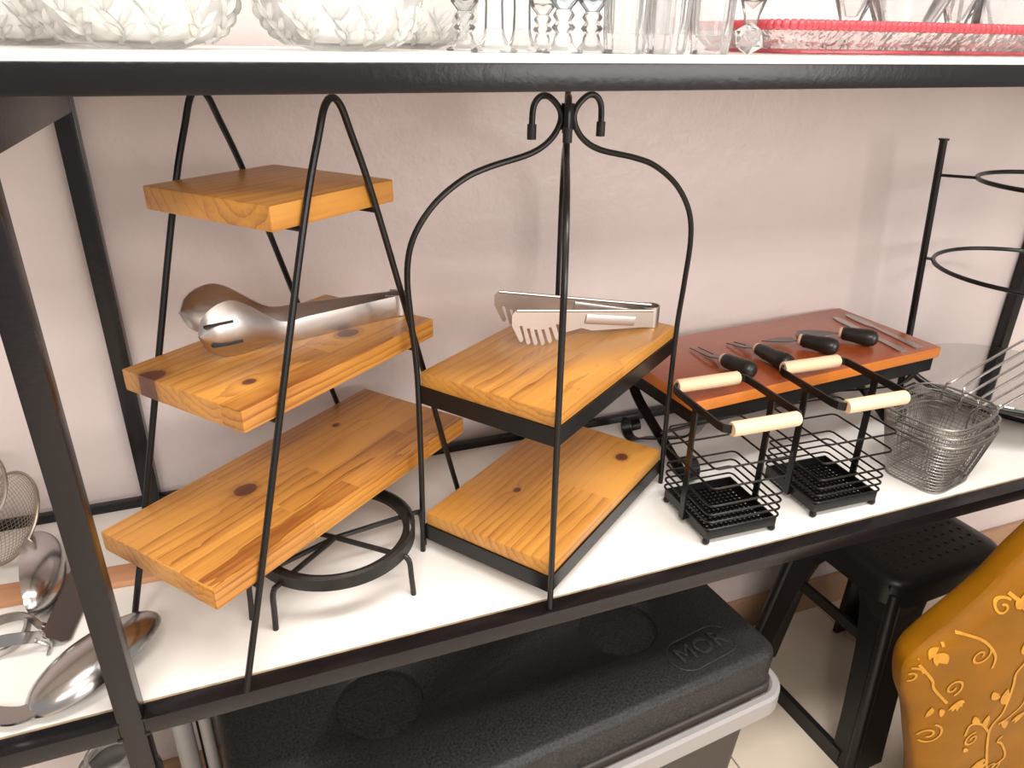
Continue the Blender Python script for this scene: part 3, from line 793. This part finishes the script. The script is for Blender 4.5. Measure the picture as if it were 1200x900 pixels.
hp = [(x, y) for x, y in rrect(KL+.022, KD+.022, .04, 8, -KL/2, KD/2)]
fr_ = [p_ for p_ in hp if p_[1] < KD*.55]
fr_ = sorted(fr_, key=lambda p_: math.atan2(p_[1]-KD*.55, p_[0]+KL/2))
path = [V(fr_[0][0], KD*.5, hz+.004)]+[V(x, y, hz) for x, y in fr_]+[V(fr_[-1][0], KD*.5, hz+.004)]
obj('bail_handle', tube(path, 1, prof=[(-.018, -.004), (-.014, -.008), (.014, -.008), (.018, -.004), (.018, .004), (.014, .008), (-.014, .008), (-.018, .004)]), M_COOLH, ck)
lc = inv @ (V(.5565, .6575, 0)-V(.668, .6135, 0))
st = [(x, y) for x, y in rrect(.116, .056, .0275, 10)]
rg = obj('emblem_ring', tube([V(x, y, 0) for x, y in st], .0011, 6, closed=True), M_COOL, ck); rg.location = (lc.x, lc.y, KT+.0002); rg.rotation_euler = (0, 0, .09)
fc = bpy.data.curves.new('emblem', 'FONT'); fc.body = 'MOR'; fc.size = .040; fc.extrude = .0012; fc.bevel_depth = .0004; fc.align_x = 'CENTER'; fc.align_y = 'CENTER'; fc.space_character = 1.05
fo = bpy.data.objects.new('tmp', fc); COL.objects.link(fo); bpy.context.view_layer.update()
fm = bpy.data.meshes.new_from_object(fo.evaluated_get(bpy.context.evaluated_depsgraph_get())); bpy.data.objects.remove(fo)
fm.materials.clear(); fm.materials.append(M_COOL)
lt = bpy.data.objects.new('lettering', fm); COL.objects.link(lt); lt.parent = ck; lt.location = (lc.x, lc.y, KT+.0006); lt.rotation_euler = (0, 0, .09)

# grey tube stand beside the cooler
gs = thing('tube_stand', 'grey painted tube stand beside the cooler box end', 'stand', (-.150, .85, 0))
obj('tube_leg', tube([V(-.012, 0, 0), V(-.012, 0, .54)], .0135, 16), M_GREYT, gs)
obj('tube_leg', tube([V(.018, -.004, 0), V(.018, -.004, .54)], .0085, 16), M_GREYT, gs)
obj('foot_plate', bx((0, .0, .004), (.07, .16, .008), bev=.002), M_GREYT, gs)
obj('top_bar', tube([V(-.035, 0, .535), V(.030, 0, .535)], .008, 12), M_GREYT, gs)

# clear jar on the floor under the shelf
jr = thing('glass_jar', 'clear glass jar standing on the floor under the shelf by the wall', 'jar', (-.262, .865, -.0))
obj('vessel', lathe([(0, .001), (.055, .001), (.060, .01), (.060, .272), (.045, .307), (.028, .317), (.028, .324), (.025, .324), (.025, .316), (.043, .304), (.057, .270), (.057, .012), (0, .008)], 40), M_GLASS, jr)
obj('lip', lathe([(.028, .322), (.032, .324), (.032, .328), (.026, .329), (.0255, .324), (.028, .322)], 32), M_GLASS, jr)

# ------------------------------------------------------------------ black step stool
stl = thing('step_stool', 'black moulded plastic stool with open sides under the shelf end', 'stool', (1.10, .805, 0), math.radians(3))
SZ = .415
def sq(w, d, r, n=6): return rrect(w, d, r, n)
bm = bmesh.new(); rings = []
for off, z in ((.004, SZ-.05), (.002, SZ-.02), (0, SZ-.012), (-.004, SZ-.005), (-.012, SZ-.001), (-.03, SZ)):
    rings.append([bm.verts.new((x, y, z)) for x, y in sq(.285+2*off, .245+2*off, max(.02, .045+off))])
for A, B in zip(rings, rings[1:]):
    for k in range(len(A)): bm.faces.new((A[k], A[(k+1) % len(A)], B[(k+1) % len(A)], B[k]))
bm.faces.new(rings[-1]); bm.faces.new(rings[0][::-1])
obj('seat', bm, M_STOOL, stl)
bm = bmesh.new()
for i in range(11):
    for j in range(9):
        x, y = -.105+i*.021, -.084+j*.021
        add_lathe(bm, [(0, SZ-.0008), (.0042, SZ-.0008), (.0034, SZ+.0012), (0, SZ+.0018)], 8, Matrix.Translation((x, y, 0)))
o = obj('grip_dots', bm, M_STOOL, stl)
FX, FY, TX, TY = .175, .150, .128, .108
for sx in (-1, 1):
    for sy_ in (-1, 1):
        # L-shaped tapered corner leg
        bm = bmesh.new()
        def Lsec(cx_, cy__, wx, wy, t_):
            return [(cx_, cy__), (cx_-sx*wx, cy__), (cx_-sx*wx, cy__-sy_*t_), (cx_-sx*t_, cy__-sy_*t_), (cx_-sx*t_, cy__-sy_*wy), (cx_, cy__-sy_*wy)]
        secs = []
        for k, (z, wx, wy) in enumerate(((0, .085, .045), (.12, .082, .045), (.25, .08, .050), (.33, .085, .062), (SZ-.045, .095, .085))):
            f_ = z/SZ; cx_ = sx*(FX+(TX-FX)*f_); cy__ = sy_*(FY+(TY-FY)*f_)
            secs.append([bm.verts.new((a, b_, z)) for a, b_ in Lsec(cx_, cy__, wx, wy, .012)])
        for A, B in zip(secs, secs[1:]):
            for k in range(6): bm.faces.new((A[k], A[(k+1) % 6], B[(k+1) % 6], B[k]))
        bm.faces.new(secs[0][::-1]); bm.faces.new(secs[-1])
        lg = obj('leg', bm, M_STOOL, stl)
        # rounded rib along the corner
        c0 = V(sx*(FX-.004), sy_*(FY-.004), 0); c1 = V(sx*(TX-.002), sy_*(TY-.002), SZ-.03)
        obj('corner_rib', tube([c0, c1], [.010, .012], 12), M_STOOL, lg)
for sx in (-1, 1):
    # side aprons, brace and floor rail
    zr = .27; f_ = zr/SZ; xx = sx*(FX+(TX-FX)*f_-.006); yy = FY+(TY-FY)*f_-.03
    obj('side_brace', tube([V(xx, -yy, zr), V(xx, yy, zr)], 1, prof=strip_prof(.022, .008)), M_STOOL, stl)
    obj('floor_rail', tube([V(sx*(FX-.006), -FY+.03, .018), V(sx*(FX-.006), FY-.03, .018)], 1, prof=strip_prof(.036, .012)), M_STOOL, stl)
for s in (-1, 1):
    for ax in (0, 1):
        # arched apron below the seat
        hw = (.122 if ax == 0 else .102); out = [(-hw, SZ-.012), (hw, SZ-.012)]
        out += [(hw, SZ-.115)]+[(hw*.86*math.cos(a)*1.0, SZ-.115+.062*math.sin(a)) for a in [pi*k/14 for k in range(15)]]+[(-hw, SZ-.115)]
        if ax == 0: M_ = Matrix(((1, 0, 0, 0), (0, 0, 1, s*(TY+.004)), (0, 1, 0, 0), (0, 0, 0, 1)))
        else: M_ = Matrix(((0, 0, 1, s*(TX+.006)), (1, 0, 0, 0), (0, 1, 0, 0), (0, 0, 0, 1)))
        obj('apron', prism(out, -.004, .004, M_), M_STOOL, stl)

# ------------------------------------------------------------------ gold jacquard chair cover
gc = thing('chair_cover', 'gold jacquard cloth with scrolling leaf pattern draped over a chair back', 'chair cover', (1.05, .47, 0))
GA = 0
outl = [(1.60, .0), (1.60, .80), (1.45, .84), (1.20, .775), (1.03, .705), (.925, .630), (.873, .576), (.820, .538), (.782, .512), (.762, .490), (.772, .440), (.800, .388), (.830, .310), (.862, .22), (.885, .10), (.895, .0)]
OL = spline([V(x-1.05, 0, z) for x, z in outl[2:]], 5)
def left_edge(z):
    # leftmost cloth boundary at height z (lower part) and its top at x (upper part)
    best = None
    for a, b_ in zip(OL, OL[1:]):
        if (a.z-z)*(b_.z-z) <= 0 and abs(a.z-b_.z) > 1e-9:
            t = (z-a.z)/(b_.z-a.z); x = a.x+(b_.x-a.x)*t
            best = x if best is None else min(best, x)
    return best
def ripple(x, z):
    return .014*math.sin(9*x+3.5*z+.6)+.008*math.sin(21*x-6*z)*(.4+.6*max(0, .7-z))
XRG = .42
def clothf(u, v):
    z = .0+v*.835
    xl = left_edge(z); xl = -.15 if xl is None else xl
    x = xl+(XRG-xl)*u
    # edge rounds back into the drape
    e = min(1, (x-xl)/.05); e = math.sqrt(max(0, 1-(1-e)**2))
    return V(x, -.018*e-ripple(x, z)*e*.6+.03, z)
GN = Matrix.Rotation(GA, 4, 'Z')
front = surf(lambda u, v: GN @ clothf(u**1.5, v), 60, 90)
def backf(u, v):
    p_ = clothf(u**1.5, v); xl = left_edge(v*.835); xl = -.15 if xl is None else xl
    e = min(1, (p_.x-xl)/.05); e = math.sqrt(max(0, 1-(1-e)**2))
    return GN @ V(p_.x, .03+.04*e, p_.z)
bkm = surf(backf, 60, 90)
tmp = bpy.data.meshes.new('t'); bkm.to_mesh(tmp); bkm.free(); front.from_mesh(tmp)
bmesh.ops.remove_doubles(front, verts=front.verts, dist=1e-5)
obj('drape', front, M_GOLD, gc, ang=80)
# woven scroll pattern laid on the drape
pat = bmesh.new()
def on_cloth(x, z, off=.0012):
    xl = left_edge(z)
    if xl is None or x < xl+.004 or z < .02: return None
    e = min(1, (x-xl)/.05); e = math.sqrt(max(0, 1-(1-e)**2))
    return GN @ V(x, -.018*e-ripple(x, z)*e*.6+.03-off, z)
def ribbon(pts, w):
    P = [Vector((p_[0], p_[1])) for p_ in pts]; n = len(P); prev = None
    for i in range(n):
        t = (P[min(i+1, n-1)]-P[max(i-1, 0)]).normalized(); nn = Vector((-t.y, t.x))
        ww = w(i/(n-1)) if callable(w) else w
        a, b_ = P[i]+nn*ww, P[i]-nn*ww
        A, B = on_cloth(*a), on_cloth(*b_)
        if A is None or B is None: prev = None; continue
        cur = (pat.verts.new(A), pat.verts.new(B))
        if prev: pat.faces.new((prev[0], prev[1], cur[1], cur[0]))
        prev = cur
def spiral(cx_, cz_, r, a0, turns, sgn, w=.0028):
    n = 34; ribbon([(cx_+r*(1-.82*k/n)*math.cos(a0+sgn*2*pi*turns*k/n), cz_+r*(1-.82*k/n)*math.sin(a0+sgn*2*pi*turns*k/n)) for k in range(n+1)], w)
def leaf(x, z, ang, ln, wd):
    n = 10; ribbon([(x+ln*k/n*math.cos(ang)+.12*ln*math.sin(pi*k/n)*-math.sin(ang), z+ln*k/n*math.sin(ang)+.12*ln*math.sin(pi*k/n)*math.cos(ang)) for k in range(n+1)], lambda t: wd*math.sin(pi*min(.98, .04+t*.94))**.8)
def flower(x, z, ang, s):
    for k in (-2, -1, 0, 1, 2): leaf(x, z, ang+k*.48, s*(1-.1*abs(k)), s*.17)
def motif(x0, z0, s, flip, rot):
    """a climbing vine with scrolls, leaves and flower heads"""
    c, sn = math.cos(rot), math.sin(rot)
    T = lambda x, z: (x0+s*(flip*x*c-z*sn), z0+s*(flip*x*sn+z*c))
    A = lambda a: (a if flip > 0 else pi-a)+rot
    stem = spline([(0, 0, 0), (.03, .08, 0), (.01, .17, 0), (.05, .26, 0), (.04, .36, 0)], 8)
    ribbon([T(p_.x, p_.y) for p_ in stem], .0032*s)
    for (ax, az, r, a0, tr, sg) in ((.066, .055, .034, pi, 1.35, -1), (-.035, .12, .032, 0, 1.4, 1), (.062, .20, .036, pi, 1.4, -1), (-.012, .285, .034, 0, 1.4, 1), (.1, .32, .03, pi, 1.3, 1)):
        X, Z = T(ax, az); spiral(X, Z, r*s, A(a0), tr, sg*flip, .0027*s)
    for (ax, az, a, ln, wd) in ((.03, .09, .5, .05, .012), (.015, .15, 2.2, .05, .012), (.03, .22, .3, .045, .011), (.045, .27, 2.4, .05, .012), (.02, .03, 2.3, .05, .011), (.05, .33, .7, .045, .01)):
        X, Z = T(ax, az); leaf(X, Z, A(a), ln*s, wd*s)
    for (ax, az, a, sz) in ((.04, .36, 1.4, .055), (.10, .12, .2, .045), (-.06, .20, 2.4, .05)):
        X, Z = T(ax, az); flower(X, Z, A(a), sz*s)
def cp_(u, v):
    # photo pixel to the cloth's own upright plane
    d_ = fwd*F+R_*(u-600)+U_*(450-v); k_ = .487/d_.y
    return (d_.x*k_-1.05, d_.z*k_+CAMZ)
PXM = .00100
def vine(pts, w=.0021): ribbon([cp_(p_.x, p_.y) for p_ in spline([V(a, b_, 0) for a, b_ in pts], 7)], w)
vine([(1150, 905), (1149, 850), (1165, 825), (1175, 795), (1178, 780), (1188, 767), (1195, 755), (1195, 725), (1187, 702), (1170, 685), (1155, 680)], .0026)
vine([(1104, 757), (1108, 746), (1125, 740), (1145, 745), (1156, 760), (1152, 775)])
vine([(1078, 780), (1090, 795), (1092, 805), (1105, 820)])
vine([(1188, 767), (1205, 758), (1225, 755)])
vine([(1149, 850), (1140, 840), (1128, 842), (1122, 855)])
vine([(1155, 893), (1170, 880), (1166, 865), (1160, 862)])
vine([(1195, 790), (1190, 815), (1175, 830), (1160, 840)])
for (u_, v_, r_, a_, t_, g_) in ((1141, 762, 17, 0.6, 1.2, -1), (1070, 795, 17, .2, 1.4, 1), (1112, 802, 17, -1.2, 1.2, 1), (1086, 860, 22, 1.4, 1.5, -1), (1130, 858, 15, 1.5, 1.3, 1), (1155, 893, 17, .4, 1.3, -1), (1168, 706, 14, .8, 1.2, 1), (1185, 650, 14, .8, 1.3, -1), (1200, 880, 18, .3, 1.3, 1), (1215, 720, 18, 2, 1.3, 1)):
    x_, z_ = cp_(u_, v_); spiral(x_, z_, r_*PXM, a_, t_, g_, .0018)
for (u_, v_, a_, r_) in ((1078, 768, 2.2, 24), (1072, 770, -1.2, 22), (1114, 818, -1.2, 20), (1146, 680, -2.3, 26), (1140, 885, -1.5, 22), (1185, 705, 1.1, 30), (1210, 860, .5, 26)):
    x_, z_ = cp_(u_, v_); flower(x_, z_, a_, r_*PXM)
for (u_, v_, a_, r_) in ((1168, 815, 1.9, 36), (1160, 808, 2.4, 26), (1088, 772, .9, 20), (1092, 768, -.6, 34), (1092, 770, -1.0, 18), (1090, 828, -1.7, 20), (1098, 828, -1.2, 18), (1146, 842, 1.8, 26), (1138, 838, 2.3, 24), (1164, 838, -.9, 26), (1180, 840, .8, 26), (1176, 838, .2, 22), (1126, 872, 2.4, 16), (1192, 755, 2.2, 28), (1160, 862, .9, 14), (1098, 748, 1.2, 20)):
    x_, z_ = cp_(u_, v_); leaf(x_, z_, a_, r_*PXM, r_*PXM*.24)
for args in ((.16, .12, .8, 1, .1), (.20, .45, .8, -1, .1), (.34, .2, .9, 1, -.1), (-.02, -.05, .7, -1, .1)):
    motif(*args)
o = obj('woven_pattern', pat, M_GOLDP, gc, smooth=False); o['kind'] = 'stuff'

# ------------------------------------------------------------------ glassware on the upper shelf
def ribbed(prof, n, depth, lobes, M=None):
    bm = bmesh.new(); rings = []
    for r, z, k in prof:
        rings.append([bm.verts.new(((r+depth*k*math.cos(lobes*2*pi*i/n))*math.cos(2*pi*i/n), (r+depth*k*math.cos(lobes*2*pi*i/n))*math.sin(2*pi*i/n), z)) for i in range(n)])
    for A, B in zip(rings, rings[1:]):
        for i in range(n): bm.faces.new((A[i], A[(i+1) % n], B[(i+1) % n], B[i]))
    bm.faces.new(rings[0][::-1]); bm.faces.new(rings[-1])
    return bm
def make_bowl(x, y, R0, label, seed):
    t = thing('glass_bowl', label, 'bowl', (x, y, GZ), 0, 'pressed glass bowls on the upper shelf')
    H_ = R0*.95
    pts_ = [(R0*.36, 0), (R0*.52, .004)]+[(R0*(.52+.48*math.sin(a)), .004+(H_-.004)*(1-math.cos(a))) for a in [pi/2*k/12 for k in range(1, 13)]]
    inn = [(r-.004, z) for r, z in pts_[::-1]][:-1]+[(R0*.36, .006), (0, .006)]
    obj('vessel', lathe([(0, 0.0)]+pts_+inn, 56), M_BOWL, t)
    # pressed leaf relief on the outside
    rnd = random.Random(seed); bm = bmesh.new()
    def on(th, s):
        k = s*12; i = min(11, int(k)); f_ = k-i
        arr = pts_[1:]; r = arr[i][0]+(arr[i+1][0]-arr[i][0])*f_+.0012; z = arr[i][1]+(arr[i+1][1]-arr[i][1])*f_
        return V(r*math.cos(th), r*math.sin(th), z)
    for k in range(14):
        th0 = 2*pi*k/14+rnd.uniform(-.05, .05)
        stem = [on(th0+.10*math.sin(5*q_/9), .12+.55*q_/9) for q_ in range(10)]
        add_tube(bm, stem, [.0022*(1-.06*q_) for q_ in range(10)], 5)
        for q_ in (2, 4, 6):
            for sd in (-1, 1):
                b0 = .12+.55*q_/9
                lf = [on(th0+.10*math.sin(5*q_/9)+sd*(.02+.14*w_/5), b0+.14*w_/5+.02*math.sin(pi*w_/5)) for w_ in range(6)]
                add_tube(bm, lf, [.0012, .003, .0036, .003, .002, .0008], 5)
    o = obj('leaf_relief', bm, M_RELIEF, t)
    return t
make_bowl(-.165, .925, .080, 'pressed glass bowl behind another bowl at the rack post', 1)
make_bowl(shelf_x(168, .765, GZ), .765, .090, 'wide pressed glass bowl with leaf relief standing over the pine A-frame', 2)
make_bowl(shelf_x(402, .748, GZ), .748, .079, 'pressed glass bowl with leaf relief beside the stemmed glasses', 3)
make_bowl(shelf_x(482, .925, GZ), .925, .082, 'pressed glass bowl standing behind the one beside the stemmed glasses', 4)

def goblet(x, y, label, kind):
    t = thing('stemmed_glass', label, 'glass', (x, y, GZ), 0, 'stemmed glasses on the upper shelf')
    if kind == 'flute':
        obj('foot', lathe([(0, 0), (.021, 0), (.022, .002), (.014, .006), (.0098, .014), (.0088, .020), (0, .020)], 32), M_GLASS, t)
        obj('stem', lathe([(0, .020), (.0088, .020), (.0082, .040), (.0090, .052), (.0115, .054), (.0095, .057), (.0112, .060), (.009, .064), (0, .064)], 24), M_GLASS, t)
        obj('cup', lathe([(0, .064), (.009, .064), (.015, .08), (.019, .12), (.020, .17), (.019, .17), (.018, .12), (.014, .082), (0, .075)], 32), M_GLASS, t)
    else:
        obj('foot', lathe([(0, 0), (.019, 0), (.020, .0015), (.013, .005), (.009, .010), (.0085, .014), (0, .014)], 32), M_GLASS, t)
        obj('stem', lathe([(0, .014), (.0085, .014), (.007, .017), (.0115, .022), (.007, .027), (.0105, .032), (.007, .037), (0, .037)], 24), M_GLASS, t)
        obj('cup', lathe([(0, .037), (.007, .037), (.014, .045), (.0175, .058), (.018, .09), (.017, .11), (.016, .11), (.017, .09), (.0165, .06), (.013, .048), (0, .042)], 32), M_GLASSB if kind == 'blue' else M_GLASS, t)
    return t
def gob(u, y, label, kind): return goblet(shelf_x(u, y, GZ), y, label, kind)
gob(579, .695, 'tall clear flute with banded stem beside the pressed glass bowls', 'flute')
gob(611, .735, 'tall clear flute with banded stem beside the pale blue goblets', 'flute')
gob(635, .86, 'clear goblet standing behind the flute and a pale blue goblet', 'clear')
gob(659, .690, 'pale blue goblet with knobbed stem beside the tall flutes', 'blue')
gob(692, .730, 'pale blue goblet with knobbed stem beside the ribbed tumblers', 'blue')
gob(545, .80, 'clear goblet standing between the bowls and the tall flutes', 'clear')
def tumbler(x, y, label):
    t = thing('ribbed_tumbler', label, 'glass', (x, y, GZ), 0, 'ribbed tumblers on the upper shelf')
    R0 = .0205
    obj('vessel', ribbed([(R0*.9, 0, .2), (R0*.94, .003, .5), (R0, .018, 1), (R0*1.07, .08, 1), (R0*1.08, .095, .2), (R0*1.0, .095, 0), (R0*.92, .03, 0), (R0*.86, .018, 0), (.003, .017, 0)], 72, .0010, 12), M_GLASS, t)
    obj('base_disc', lathe([(0, .0004), (R0*.78, .0004), (R0*.78, .004), (0, .004)], 32), M_GLASS, t).location = (0, 0, -.0003)
    return t
def tum(u, y, label): return tumbler(shelf_x(u, y, GZ), y, label)
tum(731, .705, 'ribbed clear tumbler beside the pale blue goblets')
tum(779, .705, 'ribbed clear tumbler between two ribbed tumblers')
tum(830, .705, 'ribbed clear tumbler beside the faceted glass ball')
tum(765, .80, 'ribbed clear tumbler standing behind the row of tumblers')
bl_ = bmesh.new(); bmesh.ops.create_icosphere(bl_, subdivisions=1, radius=.0165, matrix=Matrix.Translation((0, 0, .0150)))
cb_ = thing('crystal_stopper', 'faceted clear glass ball stopper beside the red-edged tray', 'stopper', (shelf_x(875, .70, GZ), .70, GZ))
obj('faceted_ball', bl_, M_GLASS, cb_, smooth=False)
obj('neck', lathe([(0, .028), (.007, .028), (.008, .036), (.013, .05), (.016, .09), (.015, .09), (.012, .052), (0, .042)], 20), M_GLASS, cb_)

# red-edged tray and the pieces on it
TRX, TRY = shelf_x(903, .70, GZ)+.275, .782
tr = thing('glass_tray', 'long pressed glass tray with beaded red rim on the upper shelf', 'tray', (TRX, TRY, GZ), math.radians(-2))
TL, TD = .55, .22
bm = bmesh.new(); rings = []
for ww, dd, z in ((TL-.07, TD-.07, 0), (TL-.05, TD-.05, .001), (TL-.02, TD-.02, .022), (TL, TD, .026), (TL, TD, .029), (TL-.03, TD-.03, .027), (TL-.058, TD-.058, .006), (TL-.08, TD-.08, .005)):
    rings.append([bm.verts.new((x, y, z)) for x, y in rrect(ww, dd, .03, 6)])
for A, B in zip(rings, rings[1:]):
    for k in range(len(A)): bm.faces.new((A[k], A[(k+1) % len(A)], B[(k+1) % len(A)], B[k]))
bm.faces.new(rings[0][::-1]); bm.faces.new(rings[-1])
obj('tray_body', bm, M_TRAYG, tr)
# beads along the rim
per = rrect(TL, TD, .03, 6); bead = None
P = [Vector((x, y)) for x, y in per]; seg = []
for a, b_ in zip(P, P[1:]+P[:1]):
    seg.append((a, b_, (b_-a).length))
tot = sum(s[2] for s in seg); nb = 190
for k in range(nb):
    d = tot*k/nb
    for a, b_, l in seg:
        if d <= l: q_ = a.lerp(b_, d/l); break
        d -= l
    if bead is None:
        b0 = bmesh.new(); bmesh.ops.create_uvsphere(b0, u_segments=8, v_segments=6, radius=.0056)
        bead = obj('rim_bead', b0, M_TRAYR, tr); o = bead
    else:
        o = bead.copy(); COL.objects.link(o); o.parent = tr
    o.location = (q_.x, q_.y, .029)
obj('red_foot', tube([V(x, y, .0035) for x, y in rrect(TL-.045, TD-.045, .03, 6)], .0020, 6, closed=True), M_TRAYR, tr)
def on_tray(x, y, kind, label):
    z = GZ+.0062
    if kind == 'vase':
        t = thing('glass_vase', label, 'vase', (x, y, z), 0, 'clear glass on the red-edged tray')
        obj('foot', lathe([(0, 0), (.030, 0), (.031, .003), (.014, .010), (.010, .016), (0, .016)], 28), M_GLASS, t)
        obj('cup', lathe([(0, .016), (.010, .016), (.012, .03), (.024, .06), (.036, .13), (.034, .13), (.021, .062), (.007, .035), (0, .034)], 28), M_GLASS, t)
    elif kind == 'dish':
        t = thing('glass_dish', label, 'dish', (x, y, z), 0, 'clear glass on the red-edged tray')
        obj('vessel', ribbed([(.022, 0, .2), (.026, .003, 1), (.034, .03, 1), (.054, .075, 1.4), (.051, .075, 1.4), (.031, .032, 0), (.02, .008, 0)], 64, .0014, 10), M_GLASS, t)
        obj('base_ring', lathe([(.018, .0003), (.024, .0003), (.024, .003), (.018, .003), (.018, .0003)], 28), M_GLASS, t).location = (0, 0, 0)
    else:
        t = thing('glass_carafe', label, 'carafe', (x, y, z), 0, 'clear glass on the red-edged tray')
        obj('vessel', lathe([(0, 0), (.036, 0), (.040, .006), (.043, .05), (.040, .10), (.026, .15), (.024, .15), (.038, .10), (.040, .05), (.036, .010), (0, .008)], 36), M_GLASS, t)
        obj('neck_ring', lathe([(.026, .148), (.030, .151), (.026, .154), (.023, .151), (.026, .148)], 28), M_GLASS, t)
    return t
def ont(u, y, kind, label): return on_tray(shelf_x(u, y, GZ+.03), y, kind, label)
ont(995, .775, 'vase', 'footed clear vase at the end of the red-edged tray beside the stopper')
ont(1058, .765, 'dish', 'ribbed clear dish with flared sides on the red-edged tray')
ont(1118, .79, 'vase', 'footed clear vase between the ribbed dish and the carafe on the red-edged tray')
ont(1178, .77, 'carafe', 'round clear carafe on the red-edged tray')
# black wire easel behind the tray
ez = thing('plate_easel', 'black wire easel standing behind the red-edged tray', 'easel', (shelf_x(1128, .955, GZ), .955, GZ))
for s in (-1, 1):
    obj('easel_leg', tube([V(s*.045, -.02, .003), V(s*.004, .03, .17)], .003, 8), M_WIRE, ez)
obj('easel_leg', tube([V(0, .048, .003), V(0, .03, .17)], .003, 8), M_WIRE, ez)
obj('easel_bar', tube([V(-.036, -.009, .04), V(.036, -.009, .04)], .0026, 8), M_WIRE, ez)
